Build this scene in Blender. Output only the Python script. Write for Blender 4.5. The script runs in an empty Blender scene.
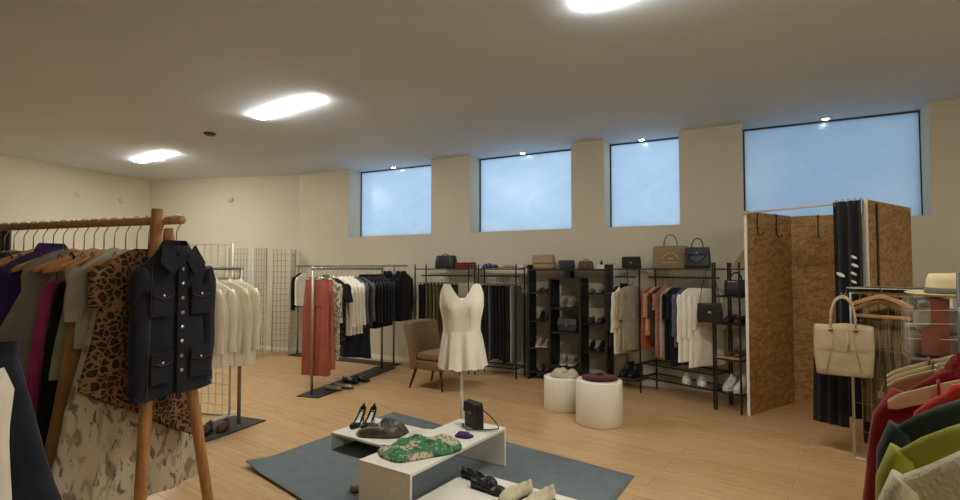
import bpy, math, random
from mathutils import Vector, Matrix, noise
random.seed(7)
PI = math.pi
SC = bpy.context.scene
COL = SC.collection
V = Vector

# ------------------------------------------------------------------ colour and materials
def lin(c):
    return tuple(((x / 255) / 12.92 if x / 255 <= .04045 else ((x / 255 + .055) / 1.055) ** 2.4) for x in c)

MATS = {}
def newmat(name):
    m = bpy.data.materials.new(name); m.use_nodes = True
    nt = m.node_tree; nt.nodes.clear()
    out = nt.nodes.new('ShaderNodeOutputMaterial')
    b = nt.nodes.new('ShaderNodeBsdfPrincipled')
    nt.links.new(b.outputs[0], out.inputs[0])
    return m, nt, b, out
def N(nt, t, **kw):
    n = nt.nodes.new(t)
    for k, v in kw.items():
        if k in n.inputs.keys(): n.inputs[k].default_value = v
        else: setattr(n, k, v)
    return n
def coords(nt, scale=(1, 1, 1), rot=(0, 0, 0), kind='Object'):
    tc = N(nt, 'ShaderNodeTexCoord'); mp = N(nt, 'ShaderNodeMapping')
    mp.inputs['Scale'].default_value = scale; mp.inputs['Rotation'].default_value = rot
    nt.links.new(tc.outputs[kind], mp.inputs[0]); return mp.outputs[0]
def ramp(nt, src, stops, interp='LINEAR'):
    r = N(nt, 'ShaderNodeValToRGB'); cr = r.color_ramp; cr.interpolation = interp
    while len(cr.elements) < len(stops): cr.elements.new(.5)
    for e, (p, c) in zip(cr.elements, stops):
        e.position = p; e.color = (*c, 1)
    nt.links.new(src, r.inputs[0]); return r.outputs[0]
def mixc(nt, fac, a, b):
    m = N(nt, 'ShaderNodeMix', data_type='RGBA')
    for sock, v in ((0, fac), (6, a), (7, b)):
        if isinstance(v, (int, float)): m.inputs[sock].default_value = v
        elif isinstance(v, tuple): m.inputs[sock].default_value = (*v, 1)
        else: nt.links.new(v, m.inputs[sock])
    return m.outputs[2]
def bump(nt, b, src, strength=.2, dist=.01):
    n = N(nt, 'ShaderNodeBump'); n.inputs['Strength'].default_value = strength; n.inputs['Distance'].default_value = dist
    nt.links.new(src, n.inputs['Height']); nt.links.new(n.outputs[0], b.inputs['Normal'])

def plain(name, c, rough=.6, metal=0, var=.12, scale=30):
    if name in MATS: return MATS[name]
    m, nt, b, o = newmat(name); l = lin(c)
    b.inputs['Roughness'].default_value = rough; b.inputs['Metallic'].default_value = metal
    nz = N(nt, 'ShaderNodeTexNoise', Scale=scale, Detail=3); nt.links.new(coords(nt), nz.inputs[0])
    nt.links.new(ramp(nt, nz.outputs[0], [(.3, tuple(x * (1 - var) for x in l)), (.7, tuple(min(1, x * (1 + var)) for x in l))]), b.inputs['Base Color'])
    MATS[name] = m; return m
def fabric(name, c, rough=.9, var=.18, weave=220, sheen=.15, bmp=.25):
    if name in MATS: return MATS[name]
    m, nt, b, o = newmat(name); l = lin(c)
    b.inputs['Roughness'].default_value = rough
    b.inputs['Sheen Weight'].default_value = sheen; b.inputs['Specular IOR Level'].default_value = .2
    co = coords(nt)
    nz = N(nt, 'ShaderNodeTexNoise', Scale=9., Detail=4); nt.links.new(co, nz.inputs[0])
    nt.links.new(ramp(nt, nz.outputs[0], [(.3, tuple(x * (1 - var) for x in l)), (.7, tuple(min(1, x * (1 + var)) for x in l))]), b.inputs['Base Color'])
    n2 = N(nt, 'ShaderNodeTexNoise', Scale=float(weave), Detail=1); nt.links.new(co, n2.inputs[0])
    bump(nt, b, n2.outputs[0], bmp, .003)
    MATS[name] = m; return m
def blotch(name, base, cols, scale=14, thr=.56, stretch=(1, 1, 1), rough=.9):
    """cloth printed with irregular marks"""
    if name in MATS: return MATS[name]
    m, nt, b, o = newmat(name); b.inputs['Roughness'].default_value = rough
    co = coords(nt, stretch); cur = lin(base)
    for i, c in enumerate(cols):
        nz = N(nt, 'ShaderNodeTexNoise', Scale=float(scale * (1 + .35 * i)), Detail=3, Distortion=1.2, noise_dimensions='4D')
        nz.inputs['W'].default_value = 3.1 * i + len(name); nt.links.new(co, nz.inputs[0])
        f = ramp(nt, nz.outputs[0], [(thr, (0, 0, 0)), (thr + .04, (1, 1, 1))])
        cur = mixc(nt, f, cur, lin(c))
    nt.links.new(cur, b.inputs['Base Color']); MATS[name] = m; return m

def scarf_print(name):
    m, nt, b, o = newmat(name); b.inputs['Roughness'].default_value = .6
    co = coords(nt)
    def msk(scale, thr, w, soft=.05):
        nz = N(nt, 'ShaderNodeTexNoise', Scale=float(scale), Detail=2, Distortion=.8, noise_dimensions='4D'); nz.inputs['W'].default_value = w
        nt.links.new(co, nz.inputs[0]); return ramp(nt, nz.outputs[0], [(thr, (0, 0, 0)), (thr + soft, (1, 1, 1))])
    green = mixc(nt, msk(46, .62, 1.), mixc(nt, msk(14, .52, 2.), lin((40, 118, 70)), lin((22, 78, 48))), lin((206, 206, 184)))
    pale = mixc(nt, msk(44, .54, 3.), mixc(nt, msk(26, .56, 4.), lin((198, 186, 160)), lin((150, 138, 112))), lin((96, 96, 70)))
    nt.links.new(mixc(nt, msk(6.5, .5, 5.5), green, pale), b.inputs['Base Color']); MATS[name] = m; return m
def leopard(name, edge, mid, dark, scale=26):
    m, nt, b, o = newmat(name); b.inputs['Roughness'].default_value = .85
    co = coords(nt, (1, .35, 1))
    nz = N(nt, 'ShaderNodeTexNoise', Scale=18., Detail=2); nt.links.new(co, nz.inputs[0])
    add = N(nt, 'ShaderNodeVectorMath', operation='SCALE'); add.inputs['Scale'].default_value = .05
    nt.links.new(nz.outputs[1], add.inputs[0])
    ad2 = N(nt, 'ShaderNodeVectorMath', operation='ADD'); nt.links.new(co, ad2.inputs[0]); nt.links.new(add.outputs[0], ad2.inputs[1])
    vo = N(nt, 'ShaderNodeTexVoronoi', Scale=float(scale), feature='DISTANCE_TO_EDGE'); nt.links.new(ad2.outputs[0], vo.inputs[0])
    c = ramp(nt, vo.outputs[0], [(.0, lin(edge)), (.09, lin(edge)), (.13, lin(dark)), (.30, lin(dark)), (.42, lin(mid))])
    nt.links.new(c, b.inputs['Base Color']); MATS[name] = m; return m

def lamp_mat(name, c, s):
    m, nt, b, o = newmat(name)
    b.inputs['Base Color'].default_value = (.9, .9, .9, 1)
    b.inputs['Emission Color'].default_value = (*c, 1); b.inputs['Emission Strength'].default_value = s
    MATS[name] = m; return m

def wood_mat(name, c1, c2, rough=.45, scale=(3, 3, 40), bandscale=6):
    if name in MATS: return MATS[name]
    m, nt, b, o = newmat(name); b.inputs['Roughness'].default_value = rough
    nz = N(nt, 'ShaderNodeTexNoise', Scale=float(bandscale), Detail=5, Distortion=.6); nt.links.new(coords(nt, scale), nz.inputs[0])
    nt.links.new(ramp(nt, nz.outputs[0], [(.3, lin(c1)), (.7, lin(c2))]), b.inputs['Base Color'])
    MATS[name] = m; return m

def osb_mat():
    m, nt, b, o = newmat('strand board'); b.inputs['Roughness'].default_value = .6
    cur = lin((178, 140, 84))
    for i, (c, r) in enumerate([((206, 170, 112), .5), ((154, 114, 64), 1.5), ((190, 152, 94), 2.4), ((134, 96, 54), .1)]):
        co = coords(nt, (1, 1, 1), (.3 * i, r, r * .7))
        mp = N(nt, 'ShaderNodeMapping'); mp.inputs['Scale'].default_value = (15, 15, 62); nt.links.new(co, mp.inputs[0])
        vo = N(nt, 'ShaderNodeTexVoronoi', Scale=1.); nt.links.new(mp.outputs[0], vo.inputs[0])
        sep = N(nt, 'ShaderNodeSeparateColor'); nt.links.new(vo.outputs['Color'], sep.inputs[0])
        f = ramp(nt, sep.outputs[0], [(.58, (0, 0, 0)), (.7, (.6, .6, .6))])
        cur = mixc(nt, f, cur, lin(c))
    nt.links.new(cur, b.inputs['Base Color']); MATS['osb'] = m; return m

def floor_mat():
    m, nt, b, o = newmat('laminate'); b.inputs['Roughness'].default_value = .36
    co = coords(nt, (1, 1, 1), (0, 0, math.radians(37)))
    br = N(nt, 'ShaderNodeTexBrick', offset=.37)
    br.inputs['Scale'].default_value = 1.; br.inputs['Brick Width'].default_value = 1.28; br.inputs['Row Height'].default_value = .19
    br.inputs['Mortar Size'].default_value = .0016; br.inputs['Color1'].default_value = (0, 0, 0, 1); br.inputs['Color2'].default_value = (1, 1, 1, 1)
    br.inputs['Mortar'].default_value = (.5, .5, .5, 1); br.inputs['Bias'].default_value = 0
    nt.links.new(co, br.inputs[0])
    mp = N(nt, 'ShaderNodeMapping'); mp.inputs['Scale'].default_value = (1.3, 13, 1); nt.links.new(co, mp.inputs[0])
    nz = N(nt, 'ShaderNodeTexNoise', Scale=2.2, Detail=6, Distortion=.7); nt.links.new(mp.outputs[0], nz.inputs[0])
    g = ramp(nt, nz.outputs[0], [(.28, lin((186, 146, 94))), (.5, lin((203, 164, 109))), (.75, lin((215, 178, 123)))])
    t = mixc(nt, .14, g, br.outputs['Color'])
    c2 = mixc(nt, br.outputs['Fac'], mixc(nt, .06, g, br.outputs['Color']), lin((140, 98, 58)))
    nt.links.new(c2, b.inputs['Base Color']); MATS['floor'] = m; return m

def wall_mat(name, c, bs=.05):
    m, nt, b, o = newmat(name); b.inputs['Roughness'].default_value = .85; l = lin(c)
    nz = N(nt, 'ShaderNodeTexNoise', Scale=1.2, Detail=3); nt.links.new(coords(nt), nz.inputs[0])
    nt.links.new(ramp(nt, nz.outputs[0], [(.3, tuple(x * .97 for x in l)), (.7, tuple(x * 1.03 for x in l))]), b.inputs['Base Color'])
    n2 = N(nt, 'ShaderNodeTexNoise', Scale=90., Detail=2); nt.links.new(coords(nt), n2.inputs[0]); bump(nt, b, n2.outputs[0], bs, .004)
    MATS[name] = m; return m

def pane_mat(k=1.0):
    m, nt, b, o = newmat('frosted glass')
    tr = N(nt, 'ShaderNodeBsdfTranslucent'); gl = N(nt, 'ShaderNodeBsdfGlossy', Roughness=.28)
    nz = N(nt, 'ShaderNodeTexNoise', Scale=1.6, Detail=6, Distortion=1.6); nt.links.new(coords(nt, (1, 1, 1.5)), nz.inputs[0])
    n2 = N(nt, 'ShaderNodeTexNoise', Scale=11., Detail=8, Distortion=1.2); nt.links.new(coords(nt), n2.inputs[0])
    c = ramp(nt, nz.outputs[0], [(.3, (.80, .85, .90)), (.55, (.86, .89, .92)), (.75, (.94, .95, .95))])
    c = mixc(nt, ramp(nt, n2.outputs[0], [(.58, (0, 0, 0)), (.75, (.3, .3, .3))]), c, (.98, .98, .98))
    c = mixc(nt, 1 - k, c, (.3, .34, .36)); nt.links.new(c, tr.inputs[0])
    mx = N(nt, 'ShaderNodeMixShader'); mx.inputs[0].default_value = .06
    nt.links.new(tr.outputs[0], mx.inputs[1]); nt.links.new(gl.outputs[0], mx.inputs[2]); nt.links.new(mx.outputs[0], o.inputs[0])
    MATS['pane'] = m; return m

def clear_mat():
    m, nt, b, o = newmat('clear plastic film')
    t = N(nt, 'ShaderNodeBsdfTransparent'); g = N(nt, 'ShaderNodeBsdfGlossy', Roughness=.18); d = N(nt, 'ShaderNodeBsdfDiffuse')
    d.inputs[0].default_value = (.7, .68, .62, 1)
    m1 = N(nt, 'ShaderNodeMixShader'); m1.inputs[0].default_value = .5
    nt.links.new(g.outputs[0], m1.inputs[1]); nt.links.new(d.outputs[0], m1.inputs[2])
    mx = N(nt, 'ShaderNodeMixShader')
    nz = N(nt, 'ShaderNodeTexNoise', Scale=9., Detail=4, Distortion=2.); nt.links.new(coords(nt, (1, 1, .5)), nz.inputs[0])
    f = ramp(nt, nz.outputs[0], [(.45, (.12, .12, .12)), (.7, (.5, .5, .5))])
    nt.links.new(f, mx.inputs[0]); nt.links.new(t.outputs[0], mx.inputs[1]); nt.links.new(m1.outputs[0], mx.inputs[2]); nt.links.new(mx.outputs[0], o.inputs[0])
    MATS['clear'] = m; return m

# ------------------------------------------------------------------ mesh builder
class MB:
    def __init__(s): s.v = []; s.f = []
    def add(s, vs, fs):
        b = len(s.v); s.v += [tuple(p) for p in vs]; s.f += [tuple(i + b for i in f) for f in fs]; return s
    def box(s, c, d, rz=0, M=None):
        x, y, z = (k / 2 for k in d)
        pts = [V((a * x, bb * y, e * z)) for a in (-1, 1) for bb in (-1, 1) for e in (-1, 1)]
        R = M if M is not None else Matrix.Rotation(rz, 3, 'Z')
        return s.add([R @ p + V(c) for p in pts], [(0, 1, 3, 2), (4, 6, 7, 5), (0, 4, 5, 1), (2, 3, 7, 6), (0, 2, 6, 4), (1, 5, 7, 3)])
    def bx(s, x0, x1, y0, y1, z0, z1): return s.box(((x0 + x1) / 2, (y0 + y1) / 2, (z0 + z1) / 2), (x1 - x0, y1 - y0, z1 - z0))
    def tube(s, pts, r, n=8, cap=True, flat=1.0):
        pts = [V(p) for p in pts]; m = len(pts)
        rs = r if isinstance(r, (list, tuple)) else [r] * m
        t = (pts[1] - pts[0]).normalized(); up = V((0, 0, 1)) if abs(t.z) < .9 else V((1, 0, 0))
        nrm = t.cross(up).normalized(); vs = []; fs = []
        for i in range(m):
            t = (pts[min(i + 1, m - 1)] - pts[max(i - 1, 0)])
            t = t.normalized() if t.length > 1e-9 else V((0, 0, 1))
            nrm = (nrm - t * nrm.dot(t)).normalized(); bi = t.cross(nrm)
            for k in range(n):
                a = 2 * PI * k / n; vs.append(pts[i] + (nrm * math.cos(a) + bi * math.sin(a) * flat) * rs[i])
        for i in range(m - 1):
            for k in range(n): fs.append((i * n + k, i * n + (k + 1) % n, (i + 1) * n + (k + 1) % n, (i + 1) * n + k))
        if cap: fs += [tuple(range(n - 1, -1, -1)), tuple(range((m - 1) * n, m * n))]
        return s.add(vs, fs)
    def loft(s, rings, cap0=False, cap1=False):
        n = len(rings[0]); vs = [p for r in rings for p in r]; fs = []
        for i in range(len(rings) - 1):
            for k in range(n): fs.append((i * n + k, i * n + (k + 1) % n, (i + 1) * n + (k + 1) % n, (i + 1) * n + k))
        if cap0: fs.append(tuple(range(n - 1, -1, -1)))
        if cap1: fs.append(tuple(range((len(rings) - 1) * n, len(rings) * n)))
        return s.add(vs, fs)
    def lathe(s, prof, n=32, c=(0, 0, 0), sx=1, sy=1):
        return s.loft([[(c[0] + r * sx * math.cos(2 * PI * k / n), c[1] + r * sy * math.sin(2 * PI * k / n), c[2] + z) for k in range(n)] for r, z in prof], True, True)
    def build(s, name, mat, parent=None, smooth=False, bevel=0, seg=2, loc=None, rz=None):
        me = bpy.data.meshes.new(name); me.from_pydata(s.v, [], s.f); me.update()
        if smooth:
            for p in me.polygons: p.use_smooth = True
        me.materials.append(mat)
        o = bpy.data.objects.new(name, me); COL.objects.link(o)
        if parent is not None: o.parent = parent
        if loc is not None: o.location = loc
        if rz is not None: o.rotation_euler = (0, 0, rz)
        if bevel:
            b = o.modifiers.new('bevel', 'BEVEL'); b.width = bevel; b.segments = seg; b.limit_method = 'ANGLE'
        return o
def tag(o, label, cat, group=None, kind=None):
    o['label'] = label; o['category'] = cat
    if group: o['group'] = group
    if kind: o['kind'] = kind
    return o
def struct(o, label=None, cat=None):
    o['kind'] = 'structure'
    if label: o['label'] = label
    if cat: o['category'] = cat
    return o
def thing(name, label, cat, loc=(0, 0, 0), rz=0, group=None):
    o = bpy.data.objects.new(name, None); COL.objects.link(o); o.empty_display_size = .1
    o.location = loc; o.rotation_euler = (0, 0, rz); return tag(o, label, cat, group)
def copy_tree(o, parent=None):
    c = o.copy(); COL.objects.link(c)
    if parent is not None: c.parent = parent
    for ch in list(o.children): copy_tree(ch, c)
    return c
def ang(v): return math.atan2(v[1], v[0])
def perp(y): return (y[1], -y[0])

# ------------------------------------------------------------------ base materials
M_floor = floor_mat(); M_wall = wall_mat('wall paint', (214, 208, 189)); M_ceil = wall_mat('ceiling paint', (214, 224, 236))
M_pane = pane_mat(); M_pane2 = pane_mat(.62); M_osb = osb_mat(); M_clear = clear_mat()
M_white = plain('white lacquer', (240, 236, 224), .4, 0, .03)
M_whitem = plain('white metal', (214, 210, 198), .45, 0, .04)
M_black = plain('black metal', (24, 23, 22), .45, 0, .1)
M_bwood = plain('black board', (27, 26, 25), .55, 0, .15)
M_steel = plain('brushed steel', (150, 146, 138), .45, .5, .06)
M_chrome = plain('chrome', (205, 203, 198), .2, 1, .03)
M_gold = plain('brass', (190, 160, 90), .3, 1, .05)
M_plate = plain('dark base plate', (48, 46, 44), .65, 0, .12)
M_frame = plain('dark window frame', (58, 62, 66), .5, 0, .05)
M_pine = wood_mat('pine', (156, 110, 62), (188, 142, 88), .5, (14, 14, 1.5))
M_hwood = wood_mat('hanger wood', (166, 118, 66), (198, 150, 92), .4, (3, 20, 20))
M_hdark = wood_mat('dark hanger wood', (112, 76, 44), (140, 98, 58), .4, (3, 20, 20))
M_dleg = wood_mat('dark leg wood', (48, 32, 22), (66, 44, 30), .45, (10, 10, 2))
M_hwhite = plain('white plastic', (220, 216, 204), .35, 0, .03)
M_hvelv = plain('cream flocking', (206, 186, 150), .85, 0, .06)
M_bleather = plain('black leather', (26, 26, 27), .38, 0, .15)
M_dk = plain('charcoal leather', (48, 51, 54), .42, 0, .12)
M_brl = plain('brown leather', (88, 62, 42), .5, 0, .18)
M_tanl = plain('tan leather', (158, 132, 98), .55, 0, .14)
M_rubber = plain('white rubber', (214, 210, 200), .6, 0, .04)
M_lining = plain('shoe lining', (150, 140, 124), .8, 0, .08)

# ------------------------------------------------------------------ room
H = 3.25
W = (.8845, -.4664); NRM = (.4664, .8845)      # the window wall runs along W, NRM points out through it
B0 = (-3.353, 9.63)
A0 = (-6.50, 10.18)                            # corner of the side wall and the end wall
def wl(t, r=0.0): return (B0[0] + W[0] * t + NRM[0] * r, B0[1] + W[1] * t + NRM[1] * r)
TEND = 10.6
C0 = wl(TEND); C1 = (C0[0] - 3.6, -4.2); A1 = (A0[0] - .39 * 14, -4.2)
def slab(poly, z0, z1, name, mat):
    m = MB(); n = len(poly)
    m.add([(x, y, z0) for x, y in poly] + [(x, y, z1) for x, y in poly], [tuple(range(n - 1, -1, -1)), tuple(range(n, 2 * n))] + [(i, (i + 1) % n, n + (i + 1) % n, n + i) for i in range(n)])
    return struct(m.build(name, mat))
outer = [A1, C1, C0, wl(TEND, .45), wl(-.3, .45), (A0[0] - .3, A0[1] + .5)]
slab(outer, -.1, 0, 'floor', M_floor); slab(outer, H, H + .12, 'ceiling', M_ceil)
def wall_between(name, p, q, t=.12, flip=1):
    d = V((q[0] - p[0], q[1] - p[1])); L = d.length; d /= L; nn = V((-d.y, d.x)) * t * flip
    return slab([(p[0], p[1]), (q[0], q[1]), (q[0] + nn.x, q[1] + nn.y), (p[0] + nn.x, p[1] + nn.y)], 0, H, name, M_wall)
wall_between('wall_left', A1, A0)
wall_between('wall_end', A0, B0)
wall_between('wall_right', C1, C0, flip=-1)
wall_between('wall_rear', A1, C1, flip=-1)
RD = .33
def hit(px, r):                                # where a sight line of the survey meets the wall face (r = 0) or the glass (r = RD)
    k = (px - 480) / 520.; c = wl(0, r); return (k * c[1] - c[0]) / (W[0] - k * W[1])
WIN = [(hit(348, 0), hit(431, 0)), (hit(469.8, 0), hit(571.6, 0)), (hit(604.8, 0), hit(680.4, 0)), (hit(744.4, 0), hit(918.6, 0) + .12)]
SILL = [2.06, 2.06, 2.06, 2.06]
m = MB()
def wbox(t0, t1, r0, r1, z0, z1):
    a, b, c, d = wl(t0, r0), wl(t1, r0), wl(t1, r1), wl(t0, r1)
    m.add([(*p, z) for z in (z0, z1) for p in (a, b, c, d)], [(3, 2, 1, 0), (4, 5, 6, 7), (0, 1, 5, 4), (1, 2, 6, 5), (2, 3, 7, 6), (3, 0, 4, 7)])
wbox(-.1, TEND, 0, .42, 0, 2.06)
edges = [-.1] + [t for w in WIN for t in w] + [TEND]
for i in range(0, len(edges), 2): wbox(edges[i], edges[i + 1], 0, .42, 2.06, H)
struct(m.build('wall_window', M_wall))
for i, (t0, t1) in enumerate(WIN):
    c = wl((t0 + t1) / 2, RD); wd = t1 - t0; zc = (2.06 + H) / 2; h = H - 2.06
    e = bpy.data.objects.new('window_%d' % (i + 1), None); COL.objects.link(e); e.location = (*c, 2.06); e.rotation_euler = (0, 0, ang(W))
    struct(e, 'frosted high window with bluish dusk daylight behind', 'window')
    MB().bx(-wd / 2 + .012, wd / 2 - .012, -.004, .004, .012, h - .022).build('glass_pane', M_pane if i < 3 else M_pane2, e)
    f = MB(); f.bx(-wd / 2 + .001, -wd / 2 + .02, -.012, .012, .001, h - .001).bx(wd / 2 - .012, wd / 2 - .001, -.012, .012, .001, h - .001)
    f.bx(-wd / 2 + .02, wd / 2 - .012, -.012, .012, h - .022, h - .001).bx(-wd / 2 + .02, wd / 2 - .012, -.012, .012, .001, .012)
    f.build('frame', M_frame, e)
# skirting on the visible end walls
def skirt(name, p, q):
    d = V((q[0] - p[0], q[1] - p[1])); L = d.length; a = math.atan2(d.y, d.x)
    o = MB().bx(.02, L - .02, -.014, -.001, 0.001, .07).build(name, M_white); o.location = (p[0], p[1], 0); o.rotation_euler = (0, 0, a); struct(o)
skirt('baseboard_end', A0, B0); skirt('baseboard_window', B0, wl(TEND)); skirt('baseboard_left', A1, A0)

# ceiling lights
M_diff = lamp_mat('lit diffuser', (1.0, .965, .875), 102.0)
LDIR = math.atan2(-.59, .807)
def ceiling_light(x, y, label):
    t = thing('ceiling_light', label, 'ceiling light', (x, y, H), LDIR, 'batten lights on the ceiling')
    MB().bx(-.565, .565, -.078, .078, -.006, -.001).build('housing', M_white, t)
    MB().bx(-.55, .55, -.064, .064, -.028, -.0065).build('diffuser', M_diff, t, bevel=.004)
ceiling_light(-2.10, 5.58, 'lit rectangular ceiling light in the middle of the row, beside the dark ceiling disc')
ceiling_light(-5.07, 8.04, 'lit rectangular ceiling light closest to the end wall corner, smallest looking')
ceiling_light(1.12, 3.05, 'bright rectangular ceiling light cut off by the top edge of the photo')
ceiling_light(4.3, .7, 'unseen ceiling light added at the near end of the row to light the room')  # added lamp out of view, extends the row to light the room
ceiling_light(2.1, -2.1, 'unseen ceiling light added behind the camera to brighten the near clothes and ceiling')  # added lamp of a supposed second row, lifts the ceiling and near rack
sd = thing('smoke_detector', 'small dark round disc fixed to the ceiling between two lights', 'detector', (-3.48, 6.64, H))
MB().lathe([(.02, -.001), (.07, -.001), (.075, -.012), (.06, -.03), (.02, -.034)], 24).build('cover', plain('grey cover', (92, 86, 78), .5), sd, True)
M_spot = lamp_mat('lit spot', (1.0, .95, .85), 55.0)
for px, rr, lb in ((393, .2, 'tiny lit ceiling spot over the window beside the end wall'), (523, .2, 'tiny lit ceiling spot over the second window from the end wall'),
                   (643, .2, 'tiny lit ceiling spot over the narrowest window, above the tote'), (829, .2, 'tiny lit ceiling spot over the wide window above the booth')):
    p = wl(hit(px, rr), rr); t = thing('spotlight', lb, 'spotlight', (*p, H), 0, 'window recess spotlights')
    MB().lathe([(.03, -.001), (.055, -.001), (.055, -.012), (.034, -.014)], 20).build('trim_ring', M_white, t, True)
    MB().lathe([(.001, -.02), (.03, -.018), (.033, -.0145), (.001, -.0142)], 20).build('bulb', M_spot, t, True)
for p, rz, lb in (((-6.97, 8.96, 2.8), math.atan2(.92, .39), 'pale round cover high on the side wall over the wooden rack'), ((-6.68, 9.65, 2.78), math.atan2(.92, .39), 'small pale round cover on the side wall by the corner'),
                  ((-4.75, 9.85, 2.82), math.atan2(-.17, .985), 'pale round cover high on the end wall above the grids')):
    o = MB().lathe([(.01, 0), (.05, 0), (.05, .008), (.01, .012)], 20).build('blanking_disc', M_wall, None, True); o.location = p; o.rotation_euler = (PI / 2, 0, rz); tag(o, lb, 'wall cap')

# ------------------------------------------------------------------ garments
def sgnpow(x, e): return math.copysign(abs(x) ** e, x)
def levels_of(kind, L, sw, hem, hd, waist, tz=-.25):
    if kind == 'sleeved':
        lv = [(-.118, .058, .85), (-.126, .085, .9), (-.145, .62 * sw, 1), (-.168, .8 * sw, 1), (-.194, sw * .95, 1), (-.23, sw, 1), (-.29, sw * .97, 1.05)]
        top = -.29
    elif kind == 'slip':
        lv = [(tz, sw * .62, .8), (tz - .015, sw * .72, 1), (tz - .05, sw * .78, 1.1)]; top = tz - .05
    elif kind == 'clip':
        lv = [(-.135, sw, .8), (-.17, sw * 1.01, 1)]; top = -.17
    end = -.09 - L; n = 12; last = lv[-1][1]
    for i in range(1, n + 1):
        t = i / n; w = last + (hem - last) * t if not waist else (last + (waist - last) * math.sin(min(1, t / .4) * PI / 2) if t < .4 else waist + (hem - waist) * ((t - .4) / .6) ** 1.1)
        lv.append((top + (end - top) * t, w, 1.1))
    return lv
def cloth(lv, hd, amp, k, ph, slope=0, n=36, drift=3., shag=0):
    """rings of a hanging garment; folds move front and back together"""
    z0, z1 = lv[0][0], lv[-1][0]; rings = []
    for (z, w, q) in lv:
        t = (z0 - z) / (z0 - z1); r = []
        A = amp * max(0, min(1, (-z - .2) / .7)) ** .7
        for i in range(n):
            a = 2 * PI * i / n; x = w * sgnpow(math.cos(a), .8); y = hd * q * sgnpow(math.sin(a), .75)
            u = x / max(w, .01)
            fy = A * (math.sin(k * PI * x / .2 + ph - drift * z) + .5 * math.sin(2.3 * k * PI * x / .2 + 2 * ph + 2 * z))
            zz = z + slope * u * t * t + .004 * math.sin(5 * u + ph) * t
            if shag: fy += shag * noise.noise(V((x * 60, z * 60, ph + y * 40))); zz += shag * noise.noise(V((x * 50, z * 50, 9 + y * 90)))
            r.append(V((x + .006 * math.sin(7 * z + ph) * t, y + fy, zz)))
        rings.append(r)
    return rings
HG = {}
def hanger_mesh(kind, R, half=.195):
    key = (kind, R, half)
    if key in HG: return HG[key]
    hk = MB(); pts = [(0, 0, -.118), (0, 0, -R - .032), (.004, 0, -R - .022), (R * .75 + .003, 0, -R * .8 - .006)]
    rr = R + .0045
    for i in range(10):
        a = -.45 + i * (PI + .55) / 9; pts.append((rr * math.cos(a), 0, rr * math.sin(a)))
    hk.tube(pts, .0021, 6); b = MB()
    if kind == 'clip':
        b.tube([(-.15, 0, -.108), (.15, 0, -.108)], .005, 8)
    else:
        th = {'wood': .011, 'flat': .006, 'thick': .016}[kind]; ht = {'wood': .012, 'flat': .006, 'thick': .018}[kind]; rings = []
        for i in range(21):
            x = -half + 2 * half * i / 20; ax = abs(x); zc = -.124 - .085 * (ax / .2) ** 1.1; e = .55 if i in (0, 20) else 1
            rings.append([(x, th / 2 * c, zc + ht * e * s) for c, s in ((-1, -1), (1, -1), (1, .6), (.5, 1), (-.5, 1), (-1, .6))])
        b.loft(rings, True, True)
    HG[key] = (hk, b); return HG[key]
def make_hanger(kind, R, mat, loc, rz, label, group, half=.195):
    hk, b = hanger_mesh(kind, R, half)
    o = b.build('clothes_hanger', mat, None, kind == 'clip', 0); o.location = loc; o.rotation_euler = (0, 0, rz)
    tag(o, label, 'hanger', group)
    hk.build('hook', M_chrome, o, True)
    if kind == 'clip':
        for sx in (-.085, .085): MB().bx(sx - .012, sx + .012, -.008, .008, -.133, -.113).build('clip', M_chrome, o)
    return o

class Rack:
    k = 2.2; amp = .012; hd = .028
    def __init__(s, p, d, y, z, R, key, group, hanger=('wood', M_hwood, 'wooden')):
        s.p = p; s.d = d; s.y = y; s.z = z; s.R = R; s.rz = ang(perp(y)); s.key = key; s.group = group; s.h = hanger; s.ph = random.uniform(0, 6)
    def at(s, t): return (s.p[0] + s.d[0] * t, s.p[1] + s.d[1] * t, s.z)

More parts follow.
